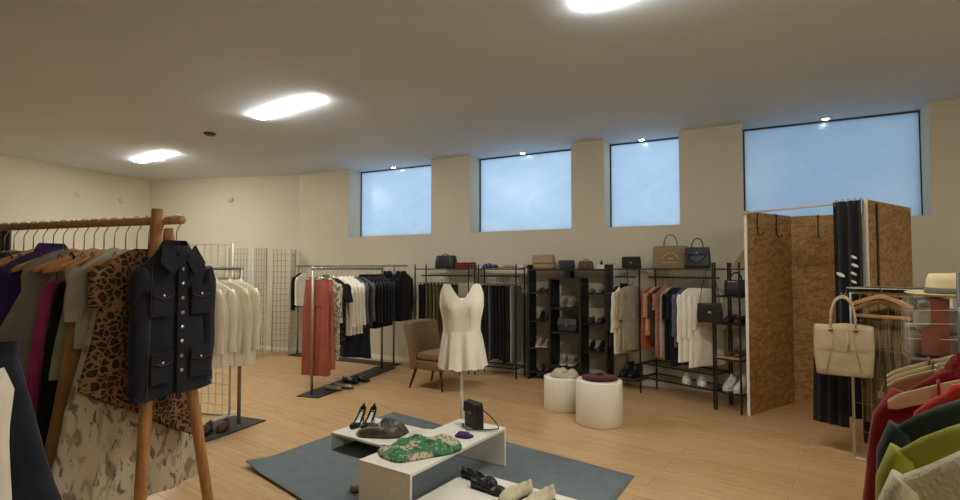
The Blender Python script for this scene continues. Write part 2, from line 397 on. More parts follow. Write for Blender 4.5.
def hang(R, t, name, cat, short, label, mat, kind='sleeved', L=.7, sw=.2, hem=.23, hd=.028, amp=.010, k=3, waist=0, sleeve=0, slr=.05, slope=0, collar=None, hanger=None, yaw=0,
         smat=None, xo=0, shag=0, flare=.02, straps=True, topz=-.25, band=None, folds_n=36):
    hd = R.hd if hd == .028 else hd; ph = R.ph; loc = R.at(t); rz = R.rz + yaw; k = R.k; amp = R.amp if amp == .010 else amp
    lv = levels_of(kind, L, sw, hem, hd, waist, topz)
    m = MB(); m.loft(cloth(lv, hd, amp, k, ph, slope, folds_n, shag=shag))
    o = m.build(name, mat, None, True); o.location = loc; o.rotation_euler = (0, 0, rz); tag(o, label, cat, R.group)
    if sleeve:
        for sx in (-1, 1):
            s = MB(); rings = []; n = 16
            for i in range(11):
                u = i / 10; z = -.20 - sleeve * .93 * u; x = sx * (sw * .93 + flare * math.sin(u * PI / 2) + .004 * math.sin(9 * u + ph))
                rx = slr * (1.0 - .28 * u); ry = min(hd * 1.15, rx) * (1 - .1 * u)
                if i == 0: rx *= .5; z += .002
                yy = .006 * math.sin(6 * u + ph + sx)
                rings.append([V((x + rx * math.cos(2 * PI * q / n), yy + ry * math.sin(2 * PI * q / n) + .003 * math.sin(14 * u + q), z + .012 * sx * math.cos(2 * PI * q / n) * (0 if i else 1))) for q in range(n)])
            s.loft(rings, True, False).build('sleeve', smat or mat, o, True)
            if sleeve > .35:
                c = MB(); e = rings[-1]; e2 = [p + V((0, 0, .035)) for p in e]
                cx = sum((p.x for p in e)) / n
                c.loft([[V((cx + (p.x - cx) * 1.06, p.y * 1.08, p.z)) for p in e2], [V((cx + (p.x - cx) * 1.06, p.y * 1.08, p.z - .002)) for p in e]]).build('cuff', smat or mat, o, True)
    if collar:
        c = MB(); n = 20
        c.loft([[V((w * math.cos(2 * PI * q / n), d * math.sin(2 * PI * q / n) - off, z + (.012 if math.sin(2 * PI * q / n) > 0 else -.01))) for q in range(n)] for w, d, off, z in ((.054, .022, 0, -.094), (.064, .027, .002, -.102), (.08, .034, .006, -.130))])
        c.build('collar', collar, o, True)
    if kind == 'slip' and straps:
        for sx in (-1, 1):
            x = sx * sw * .45; zt = -.124 - .085 * (abs(x) / .2) ** 1.1 + .024
            MB().tube([(x, -hd * .9, topz - .012), (x, -.014, zt - .01), (x, 0, zt + .004), (x, .014, zt - .01), (x, hd * .9, topz - .012)], .0035, 6).build('strap', mat, o, True)
    if kind == 'clip':
        b = MB(); b.loft([[V((p.x * 1.03, p.y * 1.12, zz)) for p in cloth(lv[:2], hd, 0, k, ph)[0]] for zz in (-.1355, -.165)]); b.build('waistband', band or mat, o, True)
    hk = ('clip', M_chrome, 'metal clip') if kind == 'clip' else (hanger or R.h)
    make_hanger(hk[0], R.R, hk[1], loc, rz, '%s hanger holding up the %s' % (hk[2], short), 'hangers on ' + R.key, .195 if kind != 'sleeved' else sw * .66)
    return o

# ------------------------------------------------------------------ fabrics
F = fabric
navyden = F('dark denim', (26, 29, 39), .85, .22, 260); blk = F('black cloth', (18, 18, 20)); blk2 = F('soft black cloth', (25, 24, 26)); nav = F('navy cloth', (26, 30, 42)); chg = F('charcoal cloth', (44, 45, 47))
gry = F('grey cloth', (98, 96, 92)); lgry = F('light grey knit', (168, 162, 150)); cream = F('cream cloth', (232, 224, 202), .9, .06); ivory = F('ivory cloth', (240, 234, 216), .9, .05)
white = F('white cotton', (240, 235, 222), .9, .04); coral = F('coral cloth', (166, 88, 70), .85, .12); coral2 = F('pale coral cloth', (180, 106, 84), .85, .12)
purple = F('purple cloth', (58, 44, 88)); magenta = F('magenta satin', (150, 38, 90), .5, .3, 90, .3); tan = F('tan satin', (150, 110, 64), .5, .14); sage = F('sage cloth', (136, 138, 110))
mauve = F('mauve brown cloth', (132, 92, 70), .6); brown = F('brown cloth', (70, 48, 34)); sheer = F('grey chiffon', (126, 118, 110), .7, .12); teal = F('dark teal cloth', (30, 40, 44)); rust = F('rust cloth', (166, 84, 44))
olive = F('olive cloth', (98, 92, 62)); khaki = F('khaki cloth', (120, 108, 78)); denim = F('blue grey denim', (92, 98, 112), .9, .14); indigo = F('indigo denim', (36, 42, 60)); beige = F('beige tweed', (178, 162, 134), .95, .16, 120)
stone = F('stone knit', (158, 148, 130)); blush = F('blush cloth', (158, 112, 98)); peach = F('peach cloth', (196, 150, 116)); maroon = F('maroon cloth', (88, 28, 28)); red = F('dark red cloth', (140, 26, 26)); dred = F('wine red cloth', (128, 24, 28))
orange = F('orange red cloth', (190, 52, 30)); lime = F('lime green cloth', (146, 148, 44)); dgreen = F('dark green cloth', (42, 54, 46)); fuzzy = F('cream boucle', (206, 198, 168), .98, .14, 130, .3, .9); brownred = F('reddish brown cloth', (120, 72, 56))
leo = leopard('leopard print', (144, 108, 68), (78, 54, 36), (30, 22, 18), 38); prnt = blotch('brushed print', (192, 182, 158), [(138, 124, 104), (166, 152, 128), (112, 100, 84)], 15, .575, (1, .4, .45)); floral = blotch('floral print', (206, 200, 178), [(96, 110, 84), (158, 146, 120), (70, 66, 60)], 24, .55)
bwprint = blotch('black patterned cloth', (20, 20, 22), [(150, 144, 132), (70, 68, 66)], 34, .62); dkprint = blotch('dark patterned cloth', (24, 28, 30), [(84, 88, 86), (56, 40, 44)], 16, .6); grprint = scarf_print('green printed silk'); strip = blotch('striped beige cloth', (128, 108, 74), [(84, 70, 50)], 9, .5, (5, .3, .3))

# ------------------------------------------------------------------ near wooden rack
LP = (-1.315, 2.15); LD = V((-.944, .331)).normalized(); LZ = 1.70
rk = thing('clothes_rack', 'wooden clothes rack with round rail and splayed legs, holding the leopard and denim garments', 'clothes rack', (LP[0], LP[1], 0), math.atan2(LD.y, LD.x))
# local x runs along the rail, local y = rot90 of it
Ry = V((-LD.y, LD.x))
def loc2(dx, dy): d = V((dx, dy)); return (d.dot(LD), d.dot(Ry))
MB().tube([(-.108, 0, LZ), (1.62, 0, LZ)], .017, 12).build('rail', M_pine, rk, True)
for i, (base, sgn) in enumerate(((0.0, 1), (1.5, 1))):
    for j, (dx, dy) in enumerate(((.005, -.15), (.14, .28))):
        lx, ly = loc2(dx, dy); ox = .028 if j == 0 else .0
        top = V((base + (.0), (-.026 if j == 0 else .026) * (1 if j else -1) * -1, LZ + (.055 if j == 0 else .0)))
        top = V((base, .022 if j == 0 else -.022, LZ + (.045 if j == 0 else -.03)))
        foot = V((base + lx * 1.0, ly, 0))
        MB().tube([top, top.lerp(foot, .5), foot], [.024, .023, .02], 12).build('leg', M_pine, rk, True)
    MB().tube([(base, -.05, LZ - .09), (base, .05, LZ - .09)], .008, 8).build('bolt', M_steel, rk, True)
mw = ('wood', M_hwood, 'pale wooden')
L = Rack(LP, LD, LD, LZ, .017, 'the wooden rack', 'clothes on the wooden rack'); L.hd = .023
dw = ('wood', M_hdark, 'dark wooden'); lw = ('thick', M_hwood, 'pale wooden'); gw = ('flat', plain('grey hanger', (120, 116, 108), .6), 'grey')
# denim jacket at the rail's end
dj = hang(L, -.078, 'denim_jacket', 'jacket', 'dark denim jacket at the rail end', 'dark denim jacket with silver buttons hanging at the end of the wooden rail', navyden, L=.61, sw=.156, hem=.182, hd=.026, waist=.158, sleeve=.51, slr=.046, collar=navyden, hanger=dw, flare=.01, amp=.003)
def on_front(x, z, hd=.03): return -hd * 1.12 - .006
st = plain('denim stitching', (92, 82, 66), .8)
MB().bx(-.02, .02, -.040, -.034, -.70, -.135).build('placket', navyden, dj, bevel=.002)
for k in range(8):
    b = MB(); b.tube([(.0, -.0402, -.2 - k * .058), (.0, -.0435, -.2 - k * .058)], .0085, 12).build('button', M_chrome, dj, True)
for sx in (-1, 1):
    for z in (-.27, -.53):
        p = MB(); p.bx(sx * .088 - .045, sx * .088 + .045, -.041, -.040, z - .115, z).build('pocket', navyden, dj, bevel=.003)
        f = MB(); f.add([(sx * .088 - .048, -.0415, z + .006), (sx * .088 + .048, -.0415, z + .006), (sx * .088 + .048, -.0415, z - .035), (sx * .088, -.0415, z - .05), (sx * .088 - .048, -.0415, z - .035),
               (sx * .088 - .048, -.046, z + .006), (sx * .088 + .048, -.046, z + .006), (sx * .088 + .048, -.046, z - .035), (sx * .088, -.046, z - .05), (sx * .088 - .048, -.046, z - .035)],
              [(0, 1, 2, 3, 4), (9, 8, 7, 6, 5), (0, 5, 6, 1), (1, 6, 7, 2), (2, 7, 8, 3), (3, 8, 9, 4), (4, 9, 5, 0)])
        f.build('pocket_flap', navyden, dj)
        MB().tube([(sx * .088 - .045, -.047, z - .032), (sx * .088, -.047, z - .046), (sx * .088 + .045, -.047, z - .032)], .0012, 4).build('stitching', st, dj)
        MB().tube([(sx * .088, -.0465, z - .033), (sx * .088, -.049, z - .033)], .006, 10).build('button', M_chrome, dj, True)
    MB().tube([(sx * .135, -.04, -.2), (sx * .14, -.043, -.4), (sx * .15, -.043, -.69)], .0013, 4).build('stitching', st, dj)
# rolled collar wings
for sx in (-1, 1):
    MB().add([(sx * .012, -.046, -.165), (sx * .075, -.02, -.10), (sx * .105, -.046, -.175), (sx * .05, -.052, -.225), (sx * .012, -.04, -.165), (sx * .075, -.012, -.102), (sx * .105, -.04, -.177), (sx * .05, -.044, -.225)],
             [(0, 1, 2, 3), (7, 6, 5, 4), (0, 4, 5, 1), (1, 5, 6, 2), (2, 6, 7, 3), (3, 7, 4, 0)]).build('collar_wing', navyden, dj)
hang(L, .078, 'leopard_dress', 'dress', 'leopard print dress', 'leopard print dress with an uneven hem, beside the denim jacket', leo, L=.72, sw=.185, hem=.26, hd=.024, slope=-.16, sleeve=.16, slr=.06, hanger=gw)
hang(L, .145, 'print_dress', 'dress', 'long pale brush print dress', 'long pale dress with dark brush print, its wide hem below the leopard dress', prnt, kind='slip', L=1.08, sw=.2, hem=.36, hd=.024)
hang(L, .212, 'cardigan', 'cardigan', 'light grey cardigan behind leopard dress', 'light grey cardigan with one sleeve showing beside the leopard dress', lgry, L=.42, sw=.19, hem=.19, sleeve=.22, slr=.05)
hang(L, .28, 'slip_dress', 'dress', 'tan satin slip dress', 'tan satin slip dress flaring beside the grey cardigan', tan, kind='slip', L=.98, sw=.2, hem=.27, hanger=lw)
hang(L, .343, 'camisole', 'top', 'sage strappy top', 'sage strappy top hanging next to the tan satin slip', sage, kind='slip', L=.55, sw=.19, hem=.2)
hang(L, .405, 'dress', 'dress', 'black dress beside the sage top', 'plain black dress between the sage top and the magenta ruffles', blk, kind='slip', L=.95, sw=.2, hem=.24, hanger=lw)
hang(L, .468, 'ruffled_camisole', 'top', 'magenta ruffled top', 'magenta ruffled satin top among black dresses', magenta, kind='slip', L=.66, sw=.21, hem=.215, shag=.002)
hang(L, .605, 'dress', 'dress', 'red dress under the grey chiffon', 'dark red dress peeping out under the grey chiffon dress', dred, kind='slip', L=.62, sw=.2, hem=.25)
hang(L, .535, 'chiffon_dress', 'dress', 'sheer grey chiffon dress', 'sheer grey chiffon dress sweeping out beside the magenta top', sheer, L=.60, sw=.2, hem=.38, hanger=lw)
hang(L, .672, 'blouse', 'blouse', 'purple blouse', 'dark purple blouse with a high collar behind the grey chiffon', purple, L=.6, sw=.2, hem=.22, sleeve=.5, collar=purple)
hang(L, .742, 'slip_dress', 'dress', 'mauve brown slip', 'mauve brown slip dress between black clothes near the rail middle', mauve, kind='slip', L=.8, sw=.2, hem=.24, hanger=lw)
hang(L, .81, 'dress', 'dress', 'black dress beside the mauve slip', 'black dress hanging just past the mauve brown slip', blk2, kind='slip', L=.9, sw=.2, hem=.24, hanger=lw)
hang(L, .878, 'blouse', 'blouse', 'dark patterned blouse', 'dark patterned blouse two hangers past the mauve slip', dkprint, L=.72, sw=.2, hem=.25, sleeve=.4)
hang(L, .95, 'slip_dress', 'dress', 'dark teal dress', 'dark teal dress at the picture edge on the wooden rack', teal, kind='slip', L=.85, sw=.2, hem=.26, hanger=lw)
hang(L, 1.02, 'coat', 'coat', 'black coat beyond the teal dress', 'black coat after the dark teal dress, partly out of frame', blk, L=.95, sw=.2, hem=.25, sleeve=.55)

# rack nearer the camera, of which only the dark denim skirt and a cream knit show
NP = (-1.55, 1.5); ND = V((.3, -.954)); NZ = 1.42
nr = thing('garment_rail', 'metal rail just out of frame carrying the denim skirt and cream knit', 'clothes rack', (NP[0], NP[1], 0), math.atan2(ND.y, ND.x))
MB().tube([(-.12, 0, NZ), (.5, 0, NZ)], .012, 10).build('rail', M_steel, nr, True)
for x in (-.1, .48):
    MB().tube([(x, .0, NZ - .012), (x, .0, .02)], .012, 10).build('post', M_steel, nr, True)
    MB().bx(x - .02, x + .02, -.0, .5, .001, .02).build('foot', M_steel, nr)
NRk = Rack(NP, ND, (-ND.x, -ND.y), NZ, .012, 'the near rail', 'clothes on the near rail')
sk = hang(NRk, .02, 'denim_skirt', 'skirt', 'flared dark denim skirt', 'flared dark blue denim skirt in the lower corner of the picture', F('blue black denim', (42, 47, 60), .85, .25, 260), kind='clip', L=.85, sw=.19, hem=.4, hd=.035, amp=.012)
for sx in (-1, 1): MB().tube([(sx * .09, -.043, -.17), (sx * .12, -.05, -.5), (sx * .17, -.05, -.9)], .0016, 4).build('stitching', st, sk)
hang(NRk, .17, 'knit_sweater', 'top', 'cream knit at the corner', 'cream knitted top in front of the denim skirt at the picture edge', ivory, L=.7, sw=.21, hem=.27, hd=.032, sleeve=.5, amp=.01)

# dark framed board behind the wooden rack
bd = thing('display_board', 'dark framed board on a stand, its top edge peeping over the wooden rail', 'board', (-4.1, 4.05, 0), math.radians(20))
MB().bx(-.55, .3, -.008, .008, .5, 1.80).build('panel', gry, bd)
fm = MB(); fm.bx(-.6, .35, -.015, .015, 1.80, 1.86).bx(-.6, .35, -.015, .015, .44, .5).bx(-.6, -.55, -.015, .015, .5, 1.8).bx(.3, .35, -.015, .015, .5, 1.8); fm.build('frame', M_bwood, bd)
for x in (-.57, .32): MB().bx(x - .02, x + .02, -.25, .25, .001, .44).build('leg', M_bwood, bd)

M_grid = plain('grey wire', (150, 144, 130), .5, .2, .04); M_grid2 = plain('pale wire', (226, 222, 210), .5, 0, .04)
# ------------------------------------------------------------------ grid panels
def wires(x0, x1, z0, z1, dx, dz, r):
    m = MB(); nx = max(1, round((x1 - x0) / dx)); nz = max(1, round((z1 - z0) / dz))
    for i in range(1, nx): x = x0 + (x1 - x0) * i / nx; m.bx(x - r, x + r, -r, r, z0, z1)
    for i in range(1, nz): z = z0 + (z1 - z0) * i / nz; m.bx(x0, x1, r, 3 * r, z - r, z + r)
    return m
def frame4(x0, x1, z0, z1, r):
    return MB().tube([(x0, 0, z0), (x0, 0, z1), (x1, 0, z1), (x1, 0, z0), (x0, 0, z0)], r, 8)
g1 = thing('wire_grid', 'white wire grid panel standing behind the cream blouses', 'grid panel', (-2.56, 5.37, 0), math.radians(168))
frame4(0, .75, .012, 1.76, .011).build('frame', M_whitem, g1, True); wires(0, .75, .012, 1.76, .085, .1, .0034).build('wire_mesh', M_grid2, g1)
for x in (.03, .72): MB().bx(x - .015, x + .015, -.2, .2, .001, .012).build('foot', M_whitem, g1)
def fold_panel(p, q, lb, dx=.045):
    d = V((q[0] - p[0], q[1] - p[1])); t = thing('wire_grid', lb, 'grid panel', (p[0], p[1], 0), math.atan2(d.y, d.x), 'folding grid panels by the end wall')
    w = d.length; frame4(.015, w - .015, .015, 1.86, .013).build('frame', M_whitem, t, True); wires(.015, w - .015, .015, 1.86, dx * 1.6, .1, .0036).build('wire_mesh', M_grid, t)
fold_panel((-4.35, 8.98), (-3.88, 8.80), 'white fine grid panel partly behind the cream blouses, against the end wall')
fold_panel((-3.82, 8.76), (-3.76, 9.18), 'narrow looking white grid panel turned away, between two broader ones')
fold_panel((-3.74, 9.36), (-3.42, 9.38), 'broad white fine grid panel beside the turned narrow one')
fold_panel((-3.40, 9.30), (-3.385, 9.56), 'white grid panel closest to the coral trousers rack', .05)

# ------------------------------------------------------------------ rack with cream blouses
BP = (-2.335, 5.09); BD = V((-.38, -.925)); BZ = 1.505
rb = thing('clothes_rack', 'grey metal rail rack with a dark base plate, holding the cream blouses', 'clothes rack', (BP[0], BP[1], 0), math.atan2(BD.y, BD.x))
MB().tube([(-.02, 0, BZ), (1.3, 0, BZ)], .017, 10).build('rail', M_steel, rb, True)
for x in (0, 1.28): MB().tube([(x, 0, BZ + .02), (x, 0, .012)], .018, 10).build('post', M_steel, rb, True)
MB().bx(-.18, 1.4, -.26, .17, .001, .012).build('base_plate', M_plate, rb, bevel=.003)
RB = Rack(BP, BD, (-BD.x, -BD.y), BZ, .017, 'the blouse rack', 'blouses on the rack by the grid', ('flat', M_hwhite, 'white')); RB.R = .0225
hang(RB, .08, 'blouse', 'blouse', 'cream blouse by the rack post', 'cream blouse hanging closest to the rack post by the grid panel', ivory, L=.84, sw=.2, hem=.21, sleeve=.62, collar=ivory, yaw=.55)
b2 = hang(RB, .21, 'blouse', 'blouse', 'cream buttoned blouse, foremost', 'cream collared blouse with front buttons, whole front visible past the denim jacket', cream, L=.82, sw=.205, hem=.22, sleeve=.64, collar=cream, yaw=.55)
MB().bx(-.013, .013, -.041, -.036, -.85, -.13).build('placket', cream, b2)
for k in range(7): MB().tube([(0, -.0412, -.17 - .1 * k), (0, -.0435, -.17 - .1 * k)], .006, 8).build('button', M_hwhite, b2)
hang(RB, .36, 'blouse', 'blouse', 'ivory blouse edging out behind denim jacket', 'ivory blouse of which one sleeve shows beside the denim jacket', ivory, L=.8, sw=.2, hem=.22, sleeve=.6, collar=ivory, yaw=.55)
hang(RB, .50, 'blouse', 'blouse', 'hidden ivory blouse', 'ivory blouse mostly hidden by the dark denim jacket', cream, L=.8, sw=.2, hem=.22, sleeve=.6, yaw=.55)

# ------------------------------------------------------------------ L of two rail racks with dark base strips
CP = (-1.995, 6.22); CD = V((.3, .954)); CZ = 1.505
rc = thing('clothes_rack', 'metal rail rack with post and dark strip base, holding coral trousers and white shirts', 'clothes rack', (CP[0], CP[1], 0), math.atan2(CD.y, CD.x))
MB().tube([(-.02, 0, CZ), (1.75, 0, CZ)], .015, 10).build('rail', M_steel, rc, True)
for x in (0, 1.73): MB().tube([(x, 0, CZ + .025), (x, 0, .012)], .017, 10).build('post', M_steel, rc, True)
MB().bx(-.1, 1.88, -.16, .14, .001, .012).build('base_plate', M_plate, rc, bevel=.003)
EP = (-3.20, 9.17); ED = V(W); EZ = 1.55
re_ = thing('clothes_rack', 'metal rail rack along the window wall behind the coral trousers rack', 'clothes rack', (EP[0], EP[1], 0), math.atan2(ED.y, ED.x))
MB().tube([(-.03, 0, EZ), (2.34, 0, EZ)], .015, 10).build('rail', M_steel, re_, True)
for x in (0, 2.09): MB().tube([(x, 0, EZ + .02), (x, 0, .012)], .015, 10).build('post', M_steel, re_, True)
MB().bx(-.1, 2.16, -.14, .12, .001, .012).build('base_plate', M_plate, re_, bevel=.003)
RC = Rack(CP, CD, CD, CZ, .015, 'the rack with coral trousers', 'clothes on the rail with coral trousers')
bkh = ('flat', M_black, 'black'); wth = ('wood', M_hwhite, 'white')
def legs(o, mat, hw, z0, z1, hd):
    for sx in (-1, 1):
        lv = [(z0, hw * .52, 1), (z0 - .2, hw * .5, 1)] + [(z0 - .2 + (z1 - z0 + .2) * i / 8, hw * (.5 + .05 * i / 8), 1) for i in range(1, 9)]
        rs = cloth(lv, hd, .014, 5, random.uniform(0, 6), 0, 30)
        MB().loft([[p + V((sx * hw * .52, 0, 0)) for p in r] for r in rs]).build('trouser_leg', mat, o, True)
for t, mt, sh, lb in ((.075, coral, 'coral wide trousers by the post', 'coral wide-leg trousers hanging closest to the front rack post'), (.165, coral2, 'paler coral trousers behind the coral pair', 'slightly paler coral trousers just behind the first coral pair')):
    o = hang(RC, t, 'trousers', 'trousers', sh, lb, mt, kind='clip', L=.36, sw=.155, hem=.18, hd=.03, amp=.005)
    legs(o, mt, .18, -.44, -1.28 if t < .1 else -1.22, .03)
hang(RC, .27, 'blouse', 'blouse', 'long pale floral blouse', 'long pale floral blouse beside the coral trousers', floral, L=1.02, sw=.19, hem=.2, sleeve=.5, collar=floral, hanger=wth)
hang(RC, .40, 'blouse', 'blouse', 'black patterned short sleeved blouse', 'black short sleeved blouse with pale pattern, before the white shirts', bwprint, L=.86, sw=.2, hem=.2, sleeve=.24, slr=.07, smat=blk, flare=.06, hanger=bkh)
for i, (t, mt, lb) in enumerate(((.52, white, 'white shirt hanging right after the black patterned blouse'), (.61, ivory, 'second white shirt after the black patterned blouse'), (.70, white, 'third white shirt after the black patterned blouse'), (.79, ivory, 'white shirt hanging against the blue grey denim jacket'))):
    hang(RC, t, 'shirt', 'shirt', ('first white shirt after the patterned blouse', 'second white shirt after the patterned blouse', 'third white shirt after the patterned blouse', 'white shirt against the denim jacket')[i], lb, mt, L=.76, sw=.2, hem=.22, sleeve=.58, collar=mt, hanger=dw, flare=.035)
hang(RC, .89, 'denim_jacket', 'jacket', 'blue grey denim jacket', 'blue grey denim jacket between white shirts and dark coats', denim, L=.7, sw=.2, hem=.21, sleeve=.58, hanger=dw)
hang(RC, .98, 'dress', 'dress', 'long indigo denim dress', 'long indigo denim dress whose hem hangs below the white shirts', indigo, L=1.12, sw=.19, hem=.25, sleeve=.5, hanger=dw)
hang(RC, 1.07, 'shirt', 'shirt', 'faded grey denim shirt', 'faded grey denim shirt hanging just before the dark coats', gry, L=.7, sw=.2, hem=.2, sleeve=.56, hanger=dw)
nth = ('first', 'second', 'third', 'fourth', 'fifth', 'sixth', 'seventh')
for i, (t, mt, cn) in enumerate(((1.165, blk, 'black'), (1.26, nav, 'navy'), (1.355, blk, 'black'), (1.45, blk2, 'black'), (1.545, nav, 'navy'), (1.64, chg, 'charcoal'))):
    hang(RC, t, 'blazer', 'jacket', '%s blazer, %s after the faded denim shirt' % (cn, nth[i]), '%s blazer, %s dark one after the faded denim shirt' % (cn, nth[i]), mt, L=.74, sw=.205, hem=.22, hd=.034, amp=.005, sleeve=.6, slr=.058, collar=mt, hanger=mw)
RE = Rack(EP, ED, (-ED.x, -ED.y), EZ, .015, 'the wall rail', 'clothes on the rail along the wall')
hang(RE, .10, 'coat', 'coat', 'black coat at the wall rail end', 'black coat at the end of the wall rail behind the coral trousers', blk, L=.62, sw=.2, hem=.2, sleeve=.6, hanger=bkh)
hang(RE, .19, 'blouse', 'blouse', 'pale blouse behind the black coat', 'pale blouse on the wall rail next to the black coat', ivory, L=.6, sw=.2, hem=.2, sleeve=.5, hanger=wth)
for i, (t, mt, cn) in enumerate(((1.90, blk, 'black'), (2.0, nav, 'navy'), (2.18, blk2, 'black'), (2.28, blk, 'black'))):
    w_ = ('first of four', 'second of four', 'third of four', 'last of four')[i]
    hang(RE, t, 'blazer', 'jacket', '%s blazer, %s on the wall rail' % (cn, w_), '%s blazer, %s on the wall rail towards the trousers shelf' % (cn, w_), mt, L=.76, sw=.2, hem=.2, sleeve=.56, slr=.042, amp=.005, collar=mt, hanger=mw)

# ------------------------------------------------------------------ black metal shelf racks along the window wall
def steel_rack(name_label, p, d, w, dep, shelves, rails, htop=1.5, hpost=1.57, posts=None):
    """p: near front corner on the floor, d: along the front, depth towards the wall"""
    t = thing('shelf_rack', name_label, 'shelf rack', (p[0], p[1], 0), math.atan2(d[1], d[0]))
    r = .0075
    for x in (posts or (0, w)):
        for y in (0, dep): MB().bx(x - r, x + r, y - r, y + r, .001, hpost).build('post', M_black, t)
    for z in shelves:
        s = MB()
        s.bx(r, w - r, -r * .8, r * .8, z - .01, z + .006).bx(r, w - r, dep - r * .8, dep + r * .8, z - .01, z + .006).bx(-r * .8, r * .8, r, dep - r, z - .01, z + .006).bx(w - r * .8, w + r * .8, r, dep - r, z - .01, z + .006)
        n = int((w - .04) / .045)
        for i in range(1, n): x = w * i / n; s.bx(x - .0035, x + .0035, r * .8, dep - r * .8, z - .003, z + .003)
        s.build('shelf', M_black, t)
    for (x0, x1, z) in rails: MB().tube([(x0, dep / 2, z), (x1, dep / 2, z)], .009, 8).build('rail', M_black, t, True)
    return t
def along(p, d, t, off, y=None):
    n = (-d[1], d[0]); return (p[0] + d[0] * t + n[0] * off, p[1] + d[1] * t + n[1] * off)
P1 = (-.985, 7.90); P2 = (-.075, 7.42)
steel_rack('black metal shelf rack behind the tan chair, holding olive trousers', P1, W, .93, .3, (1.5, .14), [(.01, .92, 1.40)])
steel_rack('black metal shelf rack beside the bookcase, holding navy and black trousers', P2, W, .64, .3, (1.5, .14), [(.01, .63, 1.40)])
R1 = Rack(along(P1, W, 0, .15), W, (-W[0], -W[1]), 1.40, .009, 'the rack behind the chair', 'trousers on the rack behind the chair')
R2 = Rack(along(P2, W, 0, .15), W, (-W[0], -W[1]), 1.40, .009, 'the rack by the bookcase', 'trousers on the rack by the bookcase')
def trow(R, ts, where):
    cnt = {}
    for t, mt, cn in ts:
        k = cnt.get(cn, 0); cnt[cn] = k + 1; tot = sum(1 for q in ts if q[2] == cn)
        o1 = '' if tot == 1 else (', %s such %s' % (nth[k], 'pair'))
        hang(R, t, 'trousers', 'trousers', '%s trousers %s%s' % (cn, where, o1), '%s trousers clipped on the shelf rack %s%s' % (cn, where, o1), mt, kind='clip', L=random.uniform(1.06, 1.12), sw=.14, hem=.13, hd=.016, amp=.006, k=2, folds_n=28)
trow(R1, [(.06, blk, 'black'), (.125, blk2, 'black'), (.19, olive, 'olive'), (.255, olive, 'olive'), (.32, khaki, 'khaki'), (.385, olive, 'olive'), (.45, brown, 'brown'), (.515, khaki, 'khaki'), (.585, chg, 'charcoal')], 'behind the chair')
trow(R2, [(.05, chg, 'charcoal'), (.105, nav, 'navy'), (.16, indigo, 'indigo'), (.215, gry, 'grey'), (.27, nav, 'navy'), (.325, blk, 'black'), (.38, blk2, 'black'), (.435, blk, 'black'), (.49, nav, 'navy'), (.55, lgry, 'pale grey'), (.6, gry, 'grey')], 'beside the bookcase')

# right hand racks, turned slightly away from the wall
RA = V((.617, -.787)).normalized(); RP = (1.94, 6.34)
rr_ = steel_rack('long black metal rack between bookcase and booth, holding rust to white clothes', RP, RA, .92, .34, (1.5, .365, .20), [(.01, .91, 1.40)])
TP = along(RP, RA, .945, 0)
steel_rack('narrow black metal shelf tower beside the strand board booth', TP, RA, .26, .34, (1.5, 1.21, .92, .55, .20), [])
SP = (1.685, 6.62); SD = V((.225, -.25)).normalized()
steel_rack('short black rack section between bookcase and long rack, holding cream clothes', SP, SD, .31, .34, (1.5, .13), [], posts=(0,))
MB().tube([(.01, .05, 1.40), (.30, .05, 1.40)], .009, 8).build('rail', M_black, bpy.data.objects['shelf_rack.004'], True)
RR = Rack(along(RP, RA, 0, .17), RA, (-RA.x, -RA.y), 1.40, .009, 'the long black rack', 'clothes on the long black rack')
RS = Rack(along(SP, SD, 0, .05), SD, (-SD.x, -SD.y), 1.40, .009, 'the short black rack', 'clothes on the short black rack')
hw = dict(hd=.019, amp=.005, folds_n=30, yaw=-.3)
hang(RS, .078, 'coat', 'coat', 'navy coat beside the bookcase', 'long navy coat hanging against the bookcase side', nav, L=.78, sw=.165, hem=.17, sleeve=.5, **hw)
hang(RS, .137, 'jacket', 'jacket', 'cream tweed jacket', 'cream tweed jacket with dark collar next to the navy coat', cream, L=.86, sw=.165, hem=.17, sleeve=.52, collar=blk, **hw)
hang(RS, .2, 'jacket', 'jacket', 'beige tweed jacket', 'beige tweed jacket in the middle of the short rack', beige, L=.84, sw=.165, hem=.17, sleeve=.45, **hw)
hang(RS, .262, 'jacket', 'jacket', 'stone grey knit jacket', 'stone grey knitted jacket next to the rust dress', stone, L=.8, sw=.165, hem=.17, sleeve=.34, slr=.06, **hw)
